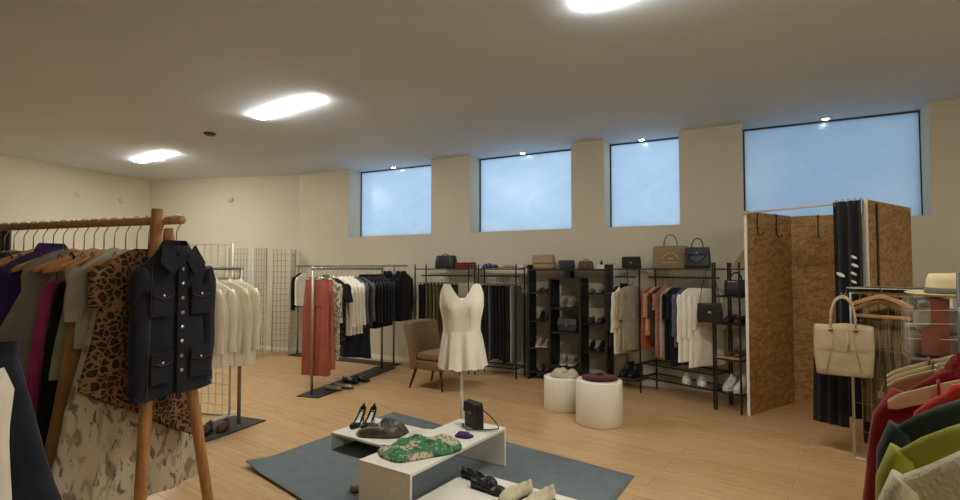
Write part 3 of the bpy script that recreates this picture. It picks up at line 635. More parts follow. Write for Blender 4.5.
for t, nm, ct, sh, lb, mt, LL, sl in ((.085, 'dress', 'dress', 'rust orange dress', 'rust orange dress at the start of the long black rack', rust, .76, .0), (.15, 'blouse', 'blouse', 'peach blouse', 'peach blouse with short sleeve beside the rust dress', peach, .6, .3),
        (.212, 'blouse', 'top', 'dark brown top', 'dark brown top between peach and blush clothes', brown, .66, .3), (.275, 'dress', 'dress', 'blush pink dress', 'blush pink dress hanging before the black dresses', blush, .84, .2), (.338, 'dress', 'dress', 'stone beige dress', 'stone beige dress squeezed between the blush and black dresses', beige, .84, .0),
        (.402, 'dress', 'dress', 'black dress after the blush one', 'black dress in the middle of the long rack', blk, .86, .3), (.465, 'dress', 'dress', 'dark navy dress', 'dark navy dress next to the white shirts', nav, .92, .3), (.528, 'shirt', 'shirt', 'grey blue shirt', 'grey blue shirt squeezed between navy dress and white shirts', denim, .7, .5),
        (.592, 'shirt', 'shirt', 'white shirt after the grey blue one', 'white shirt next to the grey blue shirt', white, .86, .56), (.655, 'blouse', 'blouse', 'white ruffled blouse', 'white ruffled blouse in the middle of the white clothes', white, .84, .5),
        (.72, 'blouse', 'blouse', 'ivory blouse', 'ivory blouse second from the hanging black shoulder bag', ivory, .9, .5), (.785, 'dress', 'dress', 'cream pleated dress', 'long cream dress hanging next to the black shoulder bag', cream, .88, .4)):
    hang(RR, t, nm, ct, sh, lb, mt, L=LL, sw=.185, hem=.2 if mt not in (white, ivory, cream) else .23, sleeve=sl, **hw)

# ------------------------------------------------------------------ shoes
def itp(tab, u):
    for (a, x), (b, y) in zip(tab, tab[1:]):
        if u <= b: return x + (y - x) * (u - a) / (b - a)
    return tab[-1][1]
WT = [(0, .35), (.05, .62), (.2, .72), (.45, .7), (.7, 1), (.88, .8), (.97, .45), (1, .12)]
SH = {'pump': dict(H=.07, t=[(0, .05), (.25, .038), (.6, .026), (.75, .034), (.9, .03), (1, .012)], op=(.03, .64)),
      'stiletto': dict(H=.1, t=[(0, .05), (.25, .038), (.6, .026), (.75, .034), (.9, .03), (1, .012)], op=(.03, .64)),
      'flat': dict(H=.012, t=[(0, .05), (.25, .04), (.62, .028), (.75, .036), (.9, .03), (1, .01)], op=(.03, .64)),
      'loafer': dict(H=.018, t=[(0, .062), (.25, .05), (.5, .055), (.65, .055), (.9, .036), (1, .014)], op=(.03, .46)),
      'sneaker': dict(H=.026, t=[(0, .075), (.2, .055), (.4, .075), (.6, .06), (.85, .04), (1, .016)], op=(.04, .38)),
      'hightop': dict(H=.032, t=[(0, .13), (.2, .13), (.36, .125), (.5, .075), (.8, .045), (1, .02)], op=(.04, .33))}
def shoe(kind, mat, x, y, z, rz, label, group=None, L=.25, W=.088, lining=None, sole=None, name=None, tilt=0, accent=None):
    P = SH[kind]; Hh = P['H']; rings = []; srings = []
    nm = name or {'pump': 'high_heel', 'stiletto': 'high_heel', 'flat': 'ballet_flat', 'loafer': 'loafer', 'sneaker': 'sneaker', 'hightop': 'high_top_sneaker'}[kind]
    for i in range(23):
        u = i / 22; w = W / 2 * itp(WT, u); s = .003
        if kind in ('pump', 'stiletto'): s = .004 + Hh * max(0, 1 - (u / .66)) ** 1.25 if u < .66 else .004
        elif kind in ('sneaker', 'hightop'): s = Hh * (1 - .25 * u)
        else: s = Hh * .5
        h = itp(P['t'], u); t = s + h; a, b = P['op']
        o = 0 if not a < u < b else min(1, (u - a) / .05, (b - u) / .08)
        zi = (t + .06 * h) * (1 - o) + (s + .012) * o; zt = (s + .72 * h) * (1 - o) + t * o
        R = [(-.8 * w, s), (-w, s + .3 * h), (-.95 * w, s + .65 * h), (-.82 * w, zt), (-.72 * w, zt + .04 * h * (1 - o)), (-.6 * w, zi), (0, zi + .08 * h * (1 - o)), (.6 * w, zi), (.72 * w, zt + .04 * h * (1 - o)), (.82 * w, zt), (.95 * w, s + .65 * h), (w, s + .3 * h), (.8 * w, s)]
        rings.append([V((u * L, yy, zz)) for yy, zz in R])
        if kind in ('sneaker', 'hightop'): srings.append([V((u * L * 1.02 - .003, sg * (w * 1.06 + .002), zz)) for sg, zz in ((-1, .0), (-1, s), (1, s), (1, .0))])
        elif kind in ('pump', 'stiletto'): srings.append([V((u * L, sg * w * .85, zz)) for sg, zz in ((-1, s - .004), (-1, s - .0005), (1, s - .0005), (1, s - .004))])
        else: srings.append([V((u * L, sg * w * .92, zz)) for sg, zz in ((-1, 0), (-1, s - .0005), (1, s - .0005), (1, 0))])
    o = MB().loft(rings, True, True).build(nm, mat, None, True); o.location = (x, y, z); o.rotation_euler = (0, tilt, rz)
    tag(o, label, 'shoe', group)
    MB().loft(srings, True, True).build('sole', sole or (M_rubber if kind in ('sneaker', 'hightop') else M_bleather), o)
    if kind in ('pump', 'stiletto'):
        hm = MB(); hm.loft([[V((.012 + .018 * k + rr * math.cos(q * PI / 4), rr * math.sin(q * PI / 4), zz)) for q in range(8)] for k, rr, zz in ((0, .006, 0), (.1, .006, .02), (.4, .010, Hh * .6), (.6, .018, Hh))], True, True).build('heel', sole or mat, o, True)
    if kind in ('sneaker', 'hightop'):
        for k in range(4):
            u = .40 + .055 * k if kind == 'sneaker' else .36 + .045 * k
            zz = Hh * (1 - .25 * u) + itp(P['t'], u) + .008
            MB().tube([(u * L, -.018, zz - .006), (u * L, 0, zz + .001), (u * L, .018, zz - .006)], .003, 6).build('lace', M_hwhite, o, True)
    if lining:
        s0 = itp([(0, 1), (1, 1)], 0)
        pts = []
        for i in range(9):
            u = .08 + .5 * i / 8; w = W / 2 * itp(WT, u) * .55; s = (.004 + Hh * max(0, 1 - u / .66) ** 1.25 if kind in ('pump', 'stiletto') else Hh * .5)
            pts.append([V((u * L, -w, s + .013)), V((u * L, w, s + .013)), V((u * L, w, s + .0155)), V((u * L, -w, s + .0155))])
        MB().loft(pts, True, True).build('insole', lining, o)
    return o

# ------------------------------------------------------------------ bags
def sring(w, d, z, e=.45, n=32, dx=0): return [V((dx + w * sgnpow(math.cos(2 * PI * k / n), e), d * sgnpow(math.sin(2 * PI * k / n), e), z)) for k in range(n)]
def bag(name, label, mat, x, y, z, rz, w, d, h, tw=1., td=.6, group=None, handles=(), flap=None, clasp=None, e=.4, cat='handbag', hmat=None, sag=0):
    """w, d, h: half width, half depth, height; handles: (x span, y, rise) arcs"""
    rings = [sring(w * .93, d * .9, 0, e)]
    for i in range(9):
        u = i / 8; bul = 1 + .05 * math.sin(PI * u)
        rings.append([p + V((0, 0, sag * math.sin(3 * p.x / w + 1) * u)) for p in sring(w * (1 + (tw - 1) * u) * bul, d * (1 + (td - 1) * u) * bul, .006 + (h - .012) * u, e)])
    rings.append([p + V((0, 0, sag * math.sin(3 * p.x / w + 1))) for p in sring(w * tw * .93, d * td * .8, h, e)])
    o = MB().loft(rings, True, True).build(name, mat, None, True); o.location = (x, y, z); o.rotation_euler = (0, 0, rz); tag(o, label, cat, group)
    for (sx, yy, rise) in handles:
        pts = [(sx * math.cos(PI - PI * i / 14) * (1 if i not in (0, 14) else 1.0), yy, h - .02 + (rise + .02) * math.sin(PI * i / 14) ** .75) for i in range(15)]
        MB().tube(pts, .0065, 8).build('handle', hmat or mat, o, True)
    if flap:
        fw = w * flap[0]; z0 = h * flap[1]; f = MB(); yb = d * td
        f.loft([[V((xx, -yy, zz)) for xx, yy, zz in ((-fw, d * 1.08 + .002, z0), (fw, d * 1.08 + .002, z0), (fw * 1.02, d * 1.1 + .004, z0 + .004), (-fw * 1.02, d * 1.1 + .004, z0 + .004))],
                [V((xx, -yy, zz)) for xx, yy, zz in ((-fw, d * td * 1.08 + .004, h * .97), (fw, d * td * 1.08 + .004, h * .97), (fw, d * td * 1.15 + .006, h * .99), (-fw, d * td * 1.15 + .006, h * .99))],
                [V((xx, -yy, zz)) for xx, yy, zz in ((-fw, -d * td * .6, h + .003), (fw, -d * td * .6, h + .003), (fw, -d * td * .6, h + .008), (-fw, -d * td * .6, h + .008))]], True, True)
        f.build('flap', flap[2] if len(flap) > 2 else mat, o, False, .002)
    if clasp:
        MB().box((0, -d * 1.12 - .006, h * clasp[0]), (.03, .01, .022)).build('clasp', clasp[1], o, False, .002)
    return o
def noiseheap(name, label, mat, x, y, z, rz, a, b, h, cat, seed=0, rough=.5, freq=9, group=None, edge=.85, nr_=16, na=48):
    """soft crumpled cloth lying flat underneath"""
    rings = []
    for i in range(nr_ + 1):
        r = 1 - i / nr_; ring = []
        for k in range(na):
            t = 2 * PI * k / na; q = V((math.cos(t) * r, math.sin(t) * r, 0))
            ra = 1 + .16 * noise.noise(V((math.cos(t) * 1.6, math.sin(t) * 1.6, seed)))
            px, py = a * sgnpow(math.cos(t), edge) * r * ra, b * sgnpow(math.sin(t), edge) * r * ra
            zz = h * (1 - r ** 4) ** .6 * (.75 + rough * noise.noise(V((px * freq, py * freq, seed * 1.7))) + rough * .4 * abs(noise.noise(V((px * freq * 3, py * freq * 3, seed)))))
            ring.append(V((px, py, max(.003, zz) if i else .001)))
        rings.append(ring)
    o = MB().loft(rings, True, True).build(name, mat, None, True); o.location = (x, y, z); o.rotation_euler = (0, 0, rz); return tag(o, label, cat, group)

# ------------------------------------------------------------------ bookcase
KP = (.647, 7.16); KA = ang(W)
def kw(x, y): return (KP[0] + W[0] * x + NRM[0] * y, KP[1] + W[1] * x + NRM[1] * y)
KC = (1.5, 1.34, .22)
k = thing('bookcase', 'black open bookcase along the wall with a deeper middle tower, full of shoes', 'bookcase', (*KP, 0), KA)
KW = 1.10; D_ = .27
for x in (0, KW - .03): MB().bx(x, x + .03, 0, D_, .001, 1.56).build('side_panel', M_bwood, k, bevel=.002)
MB().bx(.03, KW - .03, 0, D_, 1.478, 1.5).build('top_panel', M_bwood, k, bevel=.002)
for z in (1.165, .775, .415, .09):
    MB().bx(.03, .345, 0, D_, z, z + .02).build('shelf', M_bwood, k, bevel=.002)
    MB().bx(.785, KW - .03, 0, D_, z, z + .02).build('shelf', M_bwood, k, bevel=.002)
for x in (.345, .755): MB().bx(x, x + .03, -.1, D_, .20, 1.36).build('tower_side', M_bwood, k, bevel=.002)
MB().bx(.345, .785, -.1, D_, 1.36, 1.38).build('tower_top', M_bwood, k, bevel=.002)
MB().bx(.53, .60, .02, D_ - .05, 1.38, 1.478).build('spacer', M_bwood, k)
for z in (.97, .655, .22): MB().bx(.375, .755, -.1, D_, z, z + .02).build('tower_shelf', M_bwood, k, bevel=.002)
MB().bx(.345, .785, .04, D_, .001, .20).build('plinth', M_bwood, k)
GF = KA - PI / 2                        # pointing out of the shelf
def kshoe(kind, mat, x, z, lab, yaw=0, L=.23, y=.25, **kw_):
    p = kw(x, y); shoe(kind, mat, p[0], p[1], z + .021, GF + yaw, lab, **kw_, L=L)
def kpair(kind, mat, x, z, what, where, a, b, gap=.1, yaw=.0, **kw_):
    kshoe(kind, mat, x - gap / 2, z, '%s %s, the one towards the %s' % (what, where, a), yaw + .05, **kw_)
    kshoe(kind, mat, x + gap / 2, z, '%s %s, the one towards the %s' % (what, where, b), yaw - .05, **kw_)
kpair('flat', M_brl, .2, 1.165, 'dark brown flat', 'on the top trousers-side shelf', 'trousers', 'tower', .105)
kpair('pump', M_bleather, .2, .775, 'black heeled shoe', 'on the second trousers-side shelf', 'trousers', 'tower', .115, .08)
kpair('sneaker', M_tanl, .2, .415, 'beige sneaker', 'on the third trousers-side shelf', 'trousers', 'tower', .125, -.05)
kpair('loafer', M_brl, .2, .09, 'dark brown loafer', 'on the lowest trousers-side shelf', 'trousers', 'tower', .125, .08)
kpair('pump', plain('taupe suede', (128, 116, 98), .8), .57, .97, 'taupe heeled shoe', 'at the tower top', 'trousers', 'booth', .12, y=.15)
kpair('sneaker', plain('pale brown suede', (126, 108, 84), .8), .57, .22, 'pale brown sneaker with white toe', 'at the tower bottom', 'trousers', 'booth', .13, y=.15)
kpair('flat', plain('grey suede', (122, 118, 110), .8), .92, 1.165, 'grey flat', 'on the top booth-side shelf', 'tower', 'cream jackets', .13)
kpair('loafer', plain('dark taupe leather', (74, 62, 50), .5), .92, .775, 'dark taupe loafer', 'on the second booth-side shelf', 'tower', 'navy coat', .14)
kpair('pump', M_bleather, .92, .415, 'black high heel', 'on the third booth-side shelf', 'tower', 'navy coat', .13, -.05)
p = kw(.57, .03); bag('handbag', 'charcoal box handbag in the middle opening of the bookcase tower', M_dk, p[0], p[1], .677, KA, .13, .06, .17, flap=(.95, .5), clasp=(.5, M_steel))
# on top of the bookcase
T_ = 1.501
p = kw(.2, .13); bag('handbag', 'soft tan flap bag on top of the bookcase', M_tanl, p[0], p[1], T_, KA, .16, .075, .19, .92, .7, flap=(.9, .42), clasp=(.42, M_gold), e=.6, sag=.004)
p = kw(.53, .13); bag('handbag', 'dark grey box bag in the middle of the bookcase top', M_dk, p[0], p[1], T_, KA, .10, .06, .115, .97, .85, flap=(.97, .55))
p = kw(.79, .13); bag('handbag', 'small brown bag with top handle on the bookcase top', M_brl, p[0], p[1], T_, KA, .10, .05, .10, .88, .7, handles=((.035, 0, .03),), flap=(.8, .5, M_brl), clasp=(.5, M_gold))
p = kw(1.0, .12); bx_ = thing('perfume_box', 'small white box with dark bottle at the bookcase top end', 'box', (*p, T_), KA)
MB().bx(-.045, .045, -.035, .035, .001, .055).build('box_body', M_white, bx_, bevel=.003)
MB().lathe([(.001, .056), (.018, .056), (.018, .09), (.008, .1), (.008, .12), (.001, .121)], 16).build('bottle', M_bleather, bx_, True)

# ------------------------------------------------------------------ things on the trousers racks
def onrack(p, d, x, y): return along(p, d, x, y)
q = onrack(P1, W, .46, .15); bag('handbag', 'black rounded bowling bag on top of the rack behind the chair', M_bleather, q[0], q[1], 1.508, KA, .17, .09, .195, .88, .8, e=.5, handles=((.06, -.03, .02),))
q = onrack(P1, W, .80, .15)
def folded(name, label, mat, x, y, z, rz, w, d, n, cat, th=.022, group=None):
    t = thing(name, label, cat, (x, y, z), rz, group)
    for i in range(n):
        ring = []; m = MB(); z0 = .001 + i * th; N_ = 14; rs = []
        for a in range(N_):
            u = -1 + 2 * a / (N_ - 1); xx = u * w * (1 - .03 * i)
            prof = [(-d, z0 + .004), (-d * 1.02, z0 + th * .5), (-d, z0 + th - .004), (0, z0 + th - .001 + .004 * math.sin(5 * u + i)), (d, z0 + th - .004), (d * 1.02, z0 + th * .5), (d, z0 + .004), (0, z0 + .0)]
            rs.append([V((xx, yy + .004 * math.sin(7 * u + 2 * i), zz)) for yy, zz in prof])
        m.loft(rs, True, True).build('fold', mat, t, True)
    return t
folded('scarf', 'folded red scarf lying on the racks between black bag and blue scarf', F('red wool', (120, 34, 38)), q[0], q[1], 1.508, KA, .13, .10, 3, 'scarf', .03)
q = onrack(P2, W, .17, .14); noiseheap('scarf', 'blue and white patterned scarf crumpled on top of the trousers rack', blotch('blue scarf cloth', (48, 58, 92), [(190, 188, 184), (26, 30, 48)], 26, .57), q[0], q[1], 1.508, KA, .13, .10, .085, 'scarf', 4, .5, 14)
q = onrack(P2, W, .46, .14); hatm = F('pale straw', (168, 156, 132), .8, .1, 160)
def brim_hat(name, label, mat, x, y, z, rbrim, rcrown, hc, band, rz=0, tiltx=0):
    t = thing(name, label, 'hat', (x, y, z), rz); t.rotation_euler = (tiltx, 0, rz)
    prof = [(.001, .004), (rcrown * .9, .004), (rcrown * 1.05, .008), (rbrim * .85, .004), (rbrim, .016), (rbrim * 1.005, .02), (rbrim * .85, .010), (rcrown * 1.04, .015), (rcrown, .03), (rcrown * .95, hc * .75), (rcrown * .82, hc), (rcrown * .5, hc * 1.02), (.001, hc * .95)]
    MB().lathe(prof, 40, sx=1.08, sy=.95).build('straw_body', mat, t, True)
    MB().lathe([(rcrown * 1.045, .016), (rcrown * 1.07, .018), (rcrown * 1.04, .046), (rcrown * 1.0, .047)], 40, sx=1.08, sy=.95).build('hat_band', band, t, True)
    return t
brim_hat('sun_hat', 'flat pale hat lying on the rack next to the blue scarf', hatm, q[0], q[1], 1.508, .14, .075, .05, hatm)
q = onrack(P2, W, .57, .27); shoe('flat', M_hwhite, q[0] + .10, q[1] - .05, 1.508, GF, 'small white flat shoe standing at the joint of trousers rack and bookcase', L=.2)

# ------------------------------------------------------------------ bags on the long rack
q = along(SP, SD, .17, .17); bag('handbag', 'small black flap bag on the short rack beside the bookcase', M_bleather, q[0], q[1], 1.508, KA + .0, .115, .05, .145, .94, .8, flap=(.96, .45), clasp=(.5, M_steel))
RZ = ang(RA)
tote_c = F('taupe canvas', (140, 122, 94), .9, .06, 240)
q = along(RP, RA, .32, .17); tb = bag('tote_bag', 'taupe canvas tote with pale arched print on top of the long rack', tote_c, q[0], q[1], 1.508, -.38, .20, .085, .265, .96, .8, handles=((.075, -.055, .13), (.075, .055, .14)), e=.3)
prm = plain('pale print', (196, 182, 152), .8)
m = MB()
for i in range(11):
    a = PI * (.06 + .88 * i / 10); m.box((.085 * -math.cos(a), -.0935, .105 + .075 * math.sin(a)), (.013, .004, .014), M=Matrix.Rotation(-(a - PI / 2), 3, 'Y') if True else None)
m.build('arched_lettering', prm, tb)
MB().bx(-.028, .028, -.0965, -.0915, .108, .122).build('lettering', prm, tb)
m = MB()
for i in range(14): m.bx(-.095 + .0137 * i, -.0845 + .0137 * i, -.0965, -.0915, .066, .075)
m.build('lettering_line', prm, tb)
q = along(RP, RA, .66, .17); hb = bag('handbag', 'black structured handbag with ring handle beside the taupe tote', M_bleather, q[0], q[1], 1.508, -.5, .135, .075, .235, .92, .6, handles=((.062, -.02, .105),), flap=(.95, .66), clasp=(.74, M_chrome), e=.4)
MB().tube([(-.12 + .24 * i / 12, -.083 - .0, .19 - .12 * math.sin(PI * i / 12)) for i in range(13)], .008, 8, flat=.5).build('strap', M_dk, hb, True)
q = along(RP, RA, .935, -.075)
sb = bag('shoulder_bag', 'black shoulder bag hanging by its long strap from the long rack post', M_bleather, q[0] - .01, q[1] + .0, .93, -.45, .125, .035, .20, .94, .8, flap=(.96, .52), clasp=(.55, M_gold))
MB().tube([(-.10, 0, .19), (-.075, 0, .38), (-.03, .0, .55), (.0, .03, .582), (.03, .0, .55), (.075, 0, .38), (.10, 0, .19)], .009, 8, flat=.4).build('strap', M_bleather, sb, True)
def tw(x, y): return along(TP, RA, x, y)
q = tw(.15, .16); bag('handbag', 'black handbag with double top handle on the upper tower shelf by the booth', M_bleather, q[0], q[1], 1.218, -.45, .115, .06, .165, .95, .75, handles=((.055, -.03, .08), (.055, .03, .075)), e=.4)
GT = math.atan2(-.617, -.787)
def tpair(kind, mat, z, what, where, gap=.1, **k_):
    for s, o_ in ((-1, 'long rack'), (1, 'booth')):
        q = tw(.13 + s * gap / 2, .30); shoe(kind, mat, q[0], q[1], z, GT, '%s on %s, the one towards the %s' % (what, where, o_), **k_)
tpair('loafer', M_bleather, .929, 'black loafer', 'the tower shelf under the black handbag', .105)
wb = thing('display_tray', 'small round-edged wooden board on the tower shelf carrying brown shoes', 'board', (*tw(.13, .14), .558), RZ)
MB().bx(-.12, .12, -.16, .16, 0, .014).build('board', M_hwood, wb, bevel=.005)
tpair('flat', M_brl, .574, 'dark brown flat', 'the wooden board in the tower', .1, L=.24)
tpair('hightop', M_rubber, .208, 'white high top sneaker', 'the lowest tower shelf', .115, L=.27, W=.1)
for s, ya, lb in ((.46, .0, 'white sneaker low on the long rack, nearer the bookcase'), (.60, .2, 'white sneaker with red side patch low on the long rack')):
    q = along(RP, RA, s, .26); o = shoe('sneaker', M_rubber, q[0], q[1], .208, GT + .5 + ya, lb, L=.27, W=.1)
    if s > .7:
        for sg in (-1, 1): MB().box((.12, sg * .0455, .056), (.075, .004, .03)).build('side_patch', F('red patch', (150, 60, 52)), o)
q = along(SP, SD, .21, .31); o = shoe('hightop', M_bleather, q[0], q[1], .139, GT, 'black trainer with white stripe on the low shelf beside the bookcase', L=.27, W=.1, sole=M_bleather)
MB().box((.09, .043, .08), (.014, .004, .07)).build('stripe', M_rubber, o)
q = along(SP, SD, .09, .31); o2 = shoe('hightop', M_bleather, q[0], q[1], .139, GT, 'second black trainer on the low shelf, half behind the striped one', L=.27, W=.1, sole=M_bleather)
q = tw(.2, .16); cb = thing('card_sheet', 'tan triangular folded card standing on the tower top against the booth', 'card', (q[0], q[1], 1.508), -.5)
MB().add([(-.1, -.02, 0), (.09, -.02, 0), (.09, -.02, .26), (.06, -.02, .24), (-.1, .02, 0), (.09, .02, 0), (.09, .005, .26), (.06, .005, .24)], [(0, 1, 2, 3), (7, 6, 5, 4), (0, 4, 5, 1), (1, 5, 6, 2), (2, 6, 7, 3), (3, 7, 4, 0)]).build('panel', M_tanl, cb)

# ------------------------------------------------------------------ shoes on the floor plates
def lx(p, d, s, off): return (p[0] + d.x * s - d.y * off, p[1] + d.y * s + d.x * off)
wsn = blotch('spotted pale leather', (190, 178, 156), [(90, 66, 44)], 40, .55)
for (x, y, a, lb) in ((-2.65, 4.45, 2.3, 'pale spotted flat on the dark base plate, nearer the wooden rack leg'), (-2.53, 4.65, 2.2, 'pale spotted flat on the dark base plate, beside the brown loafers')): shoe('flat', wsn, x, y, .013, a + 2.2, lb, lining=M_lining, L=.24)
for (x, y, a, lb) in ((-2.52, 4.92, 4.9, 'brown loafer on the dark base plate, beside the spotted flats'), (-2.415, 5.02, 4.9, 'brown loafer on the dark base plate, touching the rack post')): shoe('loafer', M_brl, x, y, .013, a, lb, lining=M_lining, L=.25)
for s, off, a, k_, mt, lb in ((.30, .03, .4, 'flat', plain('pale grey leather', (150, 144, 130), .5), 'pale grey sandal on the dark strip closest to the coral trousers post'), (.42, -.05, .3, 'flat', MATS['pale grey leather'], 'pale grey sandal on the dark strip beside the black loafers'), (.72, .03, .5, 'loafer', M_bleather, 'black loafer on the dark strip beside the grey sandals'), (.83, -.06, .4, 'loafer', M_bleather, 'black loafer on the dark strip, the one towards the chair')):
    q = lx(CP, CD, s, off); shoe(k_, mt, q[0], q[1], .013, ang(CD) - 1.2 - a, lb, lining=M_lining if k_ == 'flat' else None)

# ------------------------------------------------------------------ tan chair
M_uph = fabric('tan velvet', (114, 87, 54), .85, .1, 300, .3)
cy = V((-.86, .5)); ch = thing('armchair', 'tan upholstered slipper chair on dark tapered legs behind the mannequin', 'chair', (-.555, 6.70, 0), ang(perp(cy)))
def rbox(x0, x1, y0, y1, z0, z1, name, mat, par, bev=.03): return MB().bx(x0, x1, y0, y1, z0, z1).build(name, mat, par, True, bev, 4)
rbox(-.27, .27, -.28, .22, .25, .36, 'seat_base', M_uph, ch, .025)
rbox(-.25, .25, -.29, .16, .362, .45, 'seat', M_uph, ch, .035)
m = MB(); rs = []
for i in range(13):                                # back that curves round the sitter
    u = -1 + i / 6.; x = .29 * u; yf = .17 - .06 * abs(u) ** 3 * 1.2; ytop = .10
    th = .11
    rs.append([V((x, yf, .3)), V((x, yf + .03, .5)), V((x * 1.02, yf + ytop, .82 - .02 * u * u)), V((x * 1.02, yf + ytop + th * .5, .845 - .02 * u * u)), V((x * 1.02, yf + ytop + th, .82 - .02 * u * u)), V((x, yf + .03 + th, .5)), V((x, yf + th, .25)), V((x, yf + .04, .25))])
m.loft(rs, True, True).build('backrest', M_uph, ch, True, .015, 3)
MB().tube([(-.2, .22, .6), (.2, .22, .6)], .004, 6).build('button_seam', M_uph, ch)
for sx in (-1, 1):
    for y0, y1 in ((-.2, -.25), (.17, .25)): MB().tube([(sx * .2, y0, .26), (sx * .235, y1, .002)], [.021, .011], 10).build('leg', M_dleg, ch, True)

# ------------------------------------------------------------------ white round plinths
def plinth(x, y, r, h, lb):
    t = thing('plinth', lb, 'plinth', (x, y, 0), 0, 'round white plinths')
    MB().lathe([(.001, .002), (r - .006, .002), (r, .008), (r, h - .012), (r - .004, h - .004), (r - .014, h), (r * .5, h), (.001, h)], 64).build('drum', M_white, t, True)
plinth(.885, 5.66, .195, .35, 'smaller white round plinth carrying the crumpled pale scarf')
plinth(1.165, 5.14, .225, .42, 'larger white round plinth carrying the maroon beret')
noiseheap('scarf', 'crumpled pale patterned scarf lying on the smaller white plinth', blotch('pale crochet', (196, 186, 164), [(110, 96, 80)], 46, .57), .90, 5.63, .351, -.3, .15, .13, .075, 'scarf', 9, .9, 16)
bm_ = F('maroon felt', (78, 30, 34)); be = thing('beret', 'maroon felt beret lying flat on the larger white plinth', 'hat', (1.175, 5.14, .421))
MB().lathe([(.001, .001), (.15, .001), (.172, .012), (.17, .024), (.12, .034), (.05, .042), (.001, .044)], 40, sx=1.02, sy=.95).build('crown', bm_, be, True)
MB().lathe([(.001, .043), (.035, .041), (.04, .05), (.025, .06), (.001, .062)], 16).build('folded_tuft', bm_, be, True)

# ------------------------------------------------------------------ rug, benches
M_rug = fabric('blue grey rug', (112, 122, 127), .95, .09, 180, .1, .5)
ra, rb_ = V((-1.774, 3.999)), V((1.111, 3.81)); rc_ = V((-.904, 5.486)); rd_ = V((.14, 2.2))
def quad(u, v): return (ra * (1 - u) + rc_ * u) * (1 - v) + (rd_ * (1 - u) + rb_ * u) * v
m = MB(); n = 40
top = []; 
def rz_(u, v):
    d = math.hypot(u * 1.7, v * 2.6); return .009 + .035 * math.exp(-(d / .16) ** 2) + .012 * math.exp(-(u / .05) ** 2) * math.exp(-((v - .2) / .2) ** 2)
vs = []; fs = []
for lay in (0, 1):
    for i in range(n + 1):
        for j in range(n + 1):
            u, v = (i / n) ** 1.6, (j / n) ** 1.4; p = quad(u, v); vs.append((p.x, p.y, (rz_(u, v) if lay else max(.001, rz_(u, v) - .008))))
o_ = (n + 1) ** 2
for i in range(n):
    for j in range(n):
        a = i * (n + 1) + j; fs.append((a + o_, a + 1 + o_, a + n + 2 + o_, a + n + 1 + o_)); fs.append((a, a + n + 1, a + n + 2, a + 1))
for i in range(n):
    for a, b in ((i, i + 1), (n * (n + 1) + i, n * (n + 1) + i + 1), (i * (n + 1), (i + 1) * (n + 1)), (i * (n + 1) + n, (i + 1) * (n + 1) + n)): fs.append((a, b, b + o_, a + o_))
m.add(vs, fs); rg = m.build('rug', M_rug, None, True); tag(rg, 'blue grey rug lying under the white benches, one corner curling up', 'rug')
bpy.context.view_layer.update()
RUGZ = .0105
BX = V((.825, -.565)); BA = ang(BX)
def bench(label, x, y, w, d, h, th, group, inner=None):
    """corner at local origin, w along local x, d along local y"""
    t = thing('display_bench', label, 'bench', (x, y, RUGZ), BA, group)
    MB().bx(0, w, 0, d, h - th, h).build('top', M_white, t, bevel=.002)
    return t
LB = bench('low white bench carrying the black pumps and the olive leather garment', -1.235 , 4.365, .80, .50, .14, .018, 'white display benches')
for x in (0, .78): MB().bx(x, x + .018, .0, .5, .001, .122).build('side_panel', M_white, LB)
MB().bx(.018, .78, .48, .498, .001, .122).build('back_panel', M_white, LB)
TB = bench('taller white bench carrying mannequin stand and green printed scarf', -.765, 3.327, .428, 1.09, .288, .02, 'white display benches')
TB.rotation_euler = (0, 0, math.atan2(-.237, .354))
MB().bx(0, .428, 0, .02, .001, .268).build('end_panel', M_white, TB, bevel=.002); MB().bx(0, .428, 1.07, 1.09, .001, .268).build('end_panel', M_white, TB, bevel=.002)
LB2 = bench('low white bench carrying the black flats and cream slippers, partly under the taller bench', -.376, 3.092, .86, .54, .14, .018, 'white display benches')
for x in (0, .842): MB().bx(x, x + .018, 0, .54, .001, .122).build('side_panel', M_white, LB2)
TR = TB.rotation_euler.z
def tb2(x, y): c, s = math.cos(TR), math.sin(TR); return (-.765 + x * c - y * s, 3.327 + x * s + y * c)
def lb1(x, y): c, s = math.cos(BA), math.sin(BA); return (-1.235 + x * c - y * s, 4.365 + x * s + y * c)
def lb2(x, y): c, s = math.cos(BA), math.sin(BA); return (-.376 + x * c - y * s, 3.092 + x * s + y * c)
ZL = RUGZ + .141; ZT = RUGZ + .289
q = lb1(.005, .36); shoe('stiletto', plain('black patent', (14, 13, 14), .15), q[0], q[1], ZL, -1.8, 'black patent pump on the low bench, the one at the bench end', lining=plain('silver insole', (186, 182, 172), .4), L=.24)
q = lb1(.085, .41); shoe('stiletto', MATS['black patent'], q[0], q[1], ZL, -1.8, 'black patent pump on the low bench, the one touching the olive leather garment', lining=MATS['silver insole'], L=.24)
M_ol = plain('olive leather', (74, 69, 54), .36, 0, .25, 14)
noiseheap('leather_jacket', 'folded dark olive leather jacket heaped on the low bench beside the pumps', M_ol, *lb1(.385, .20), ZL, BA + .5, .205, .125, .10, 'jacket', 2, .9, 13, edge=.65)
q = lb1(.675, .39); noiseheap('folded_shirt', 'pale cream top lying folded on the low bench behind the green scarf', cream, q[0], q[1], ZL, BA + .9, .12, .10, .028, 'top', 6, .6, 9)
noiseheap('silk_scarf', 'green and white printed silk scarf spread on the taller white bench', grprint, *tb2(.212, .35), ZT, TR + 1.05, .285, .18, .055, 'scarf', 11, .95, 13, edge=.7)
noiseheap('folded_cloth', 'small purple cloth by the end of the green printed scarf', purple, *tb2(.29, .735), ZT, TR + .3, .07, .05, .035, 'cloth', 3, .6, 20)
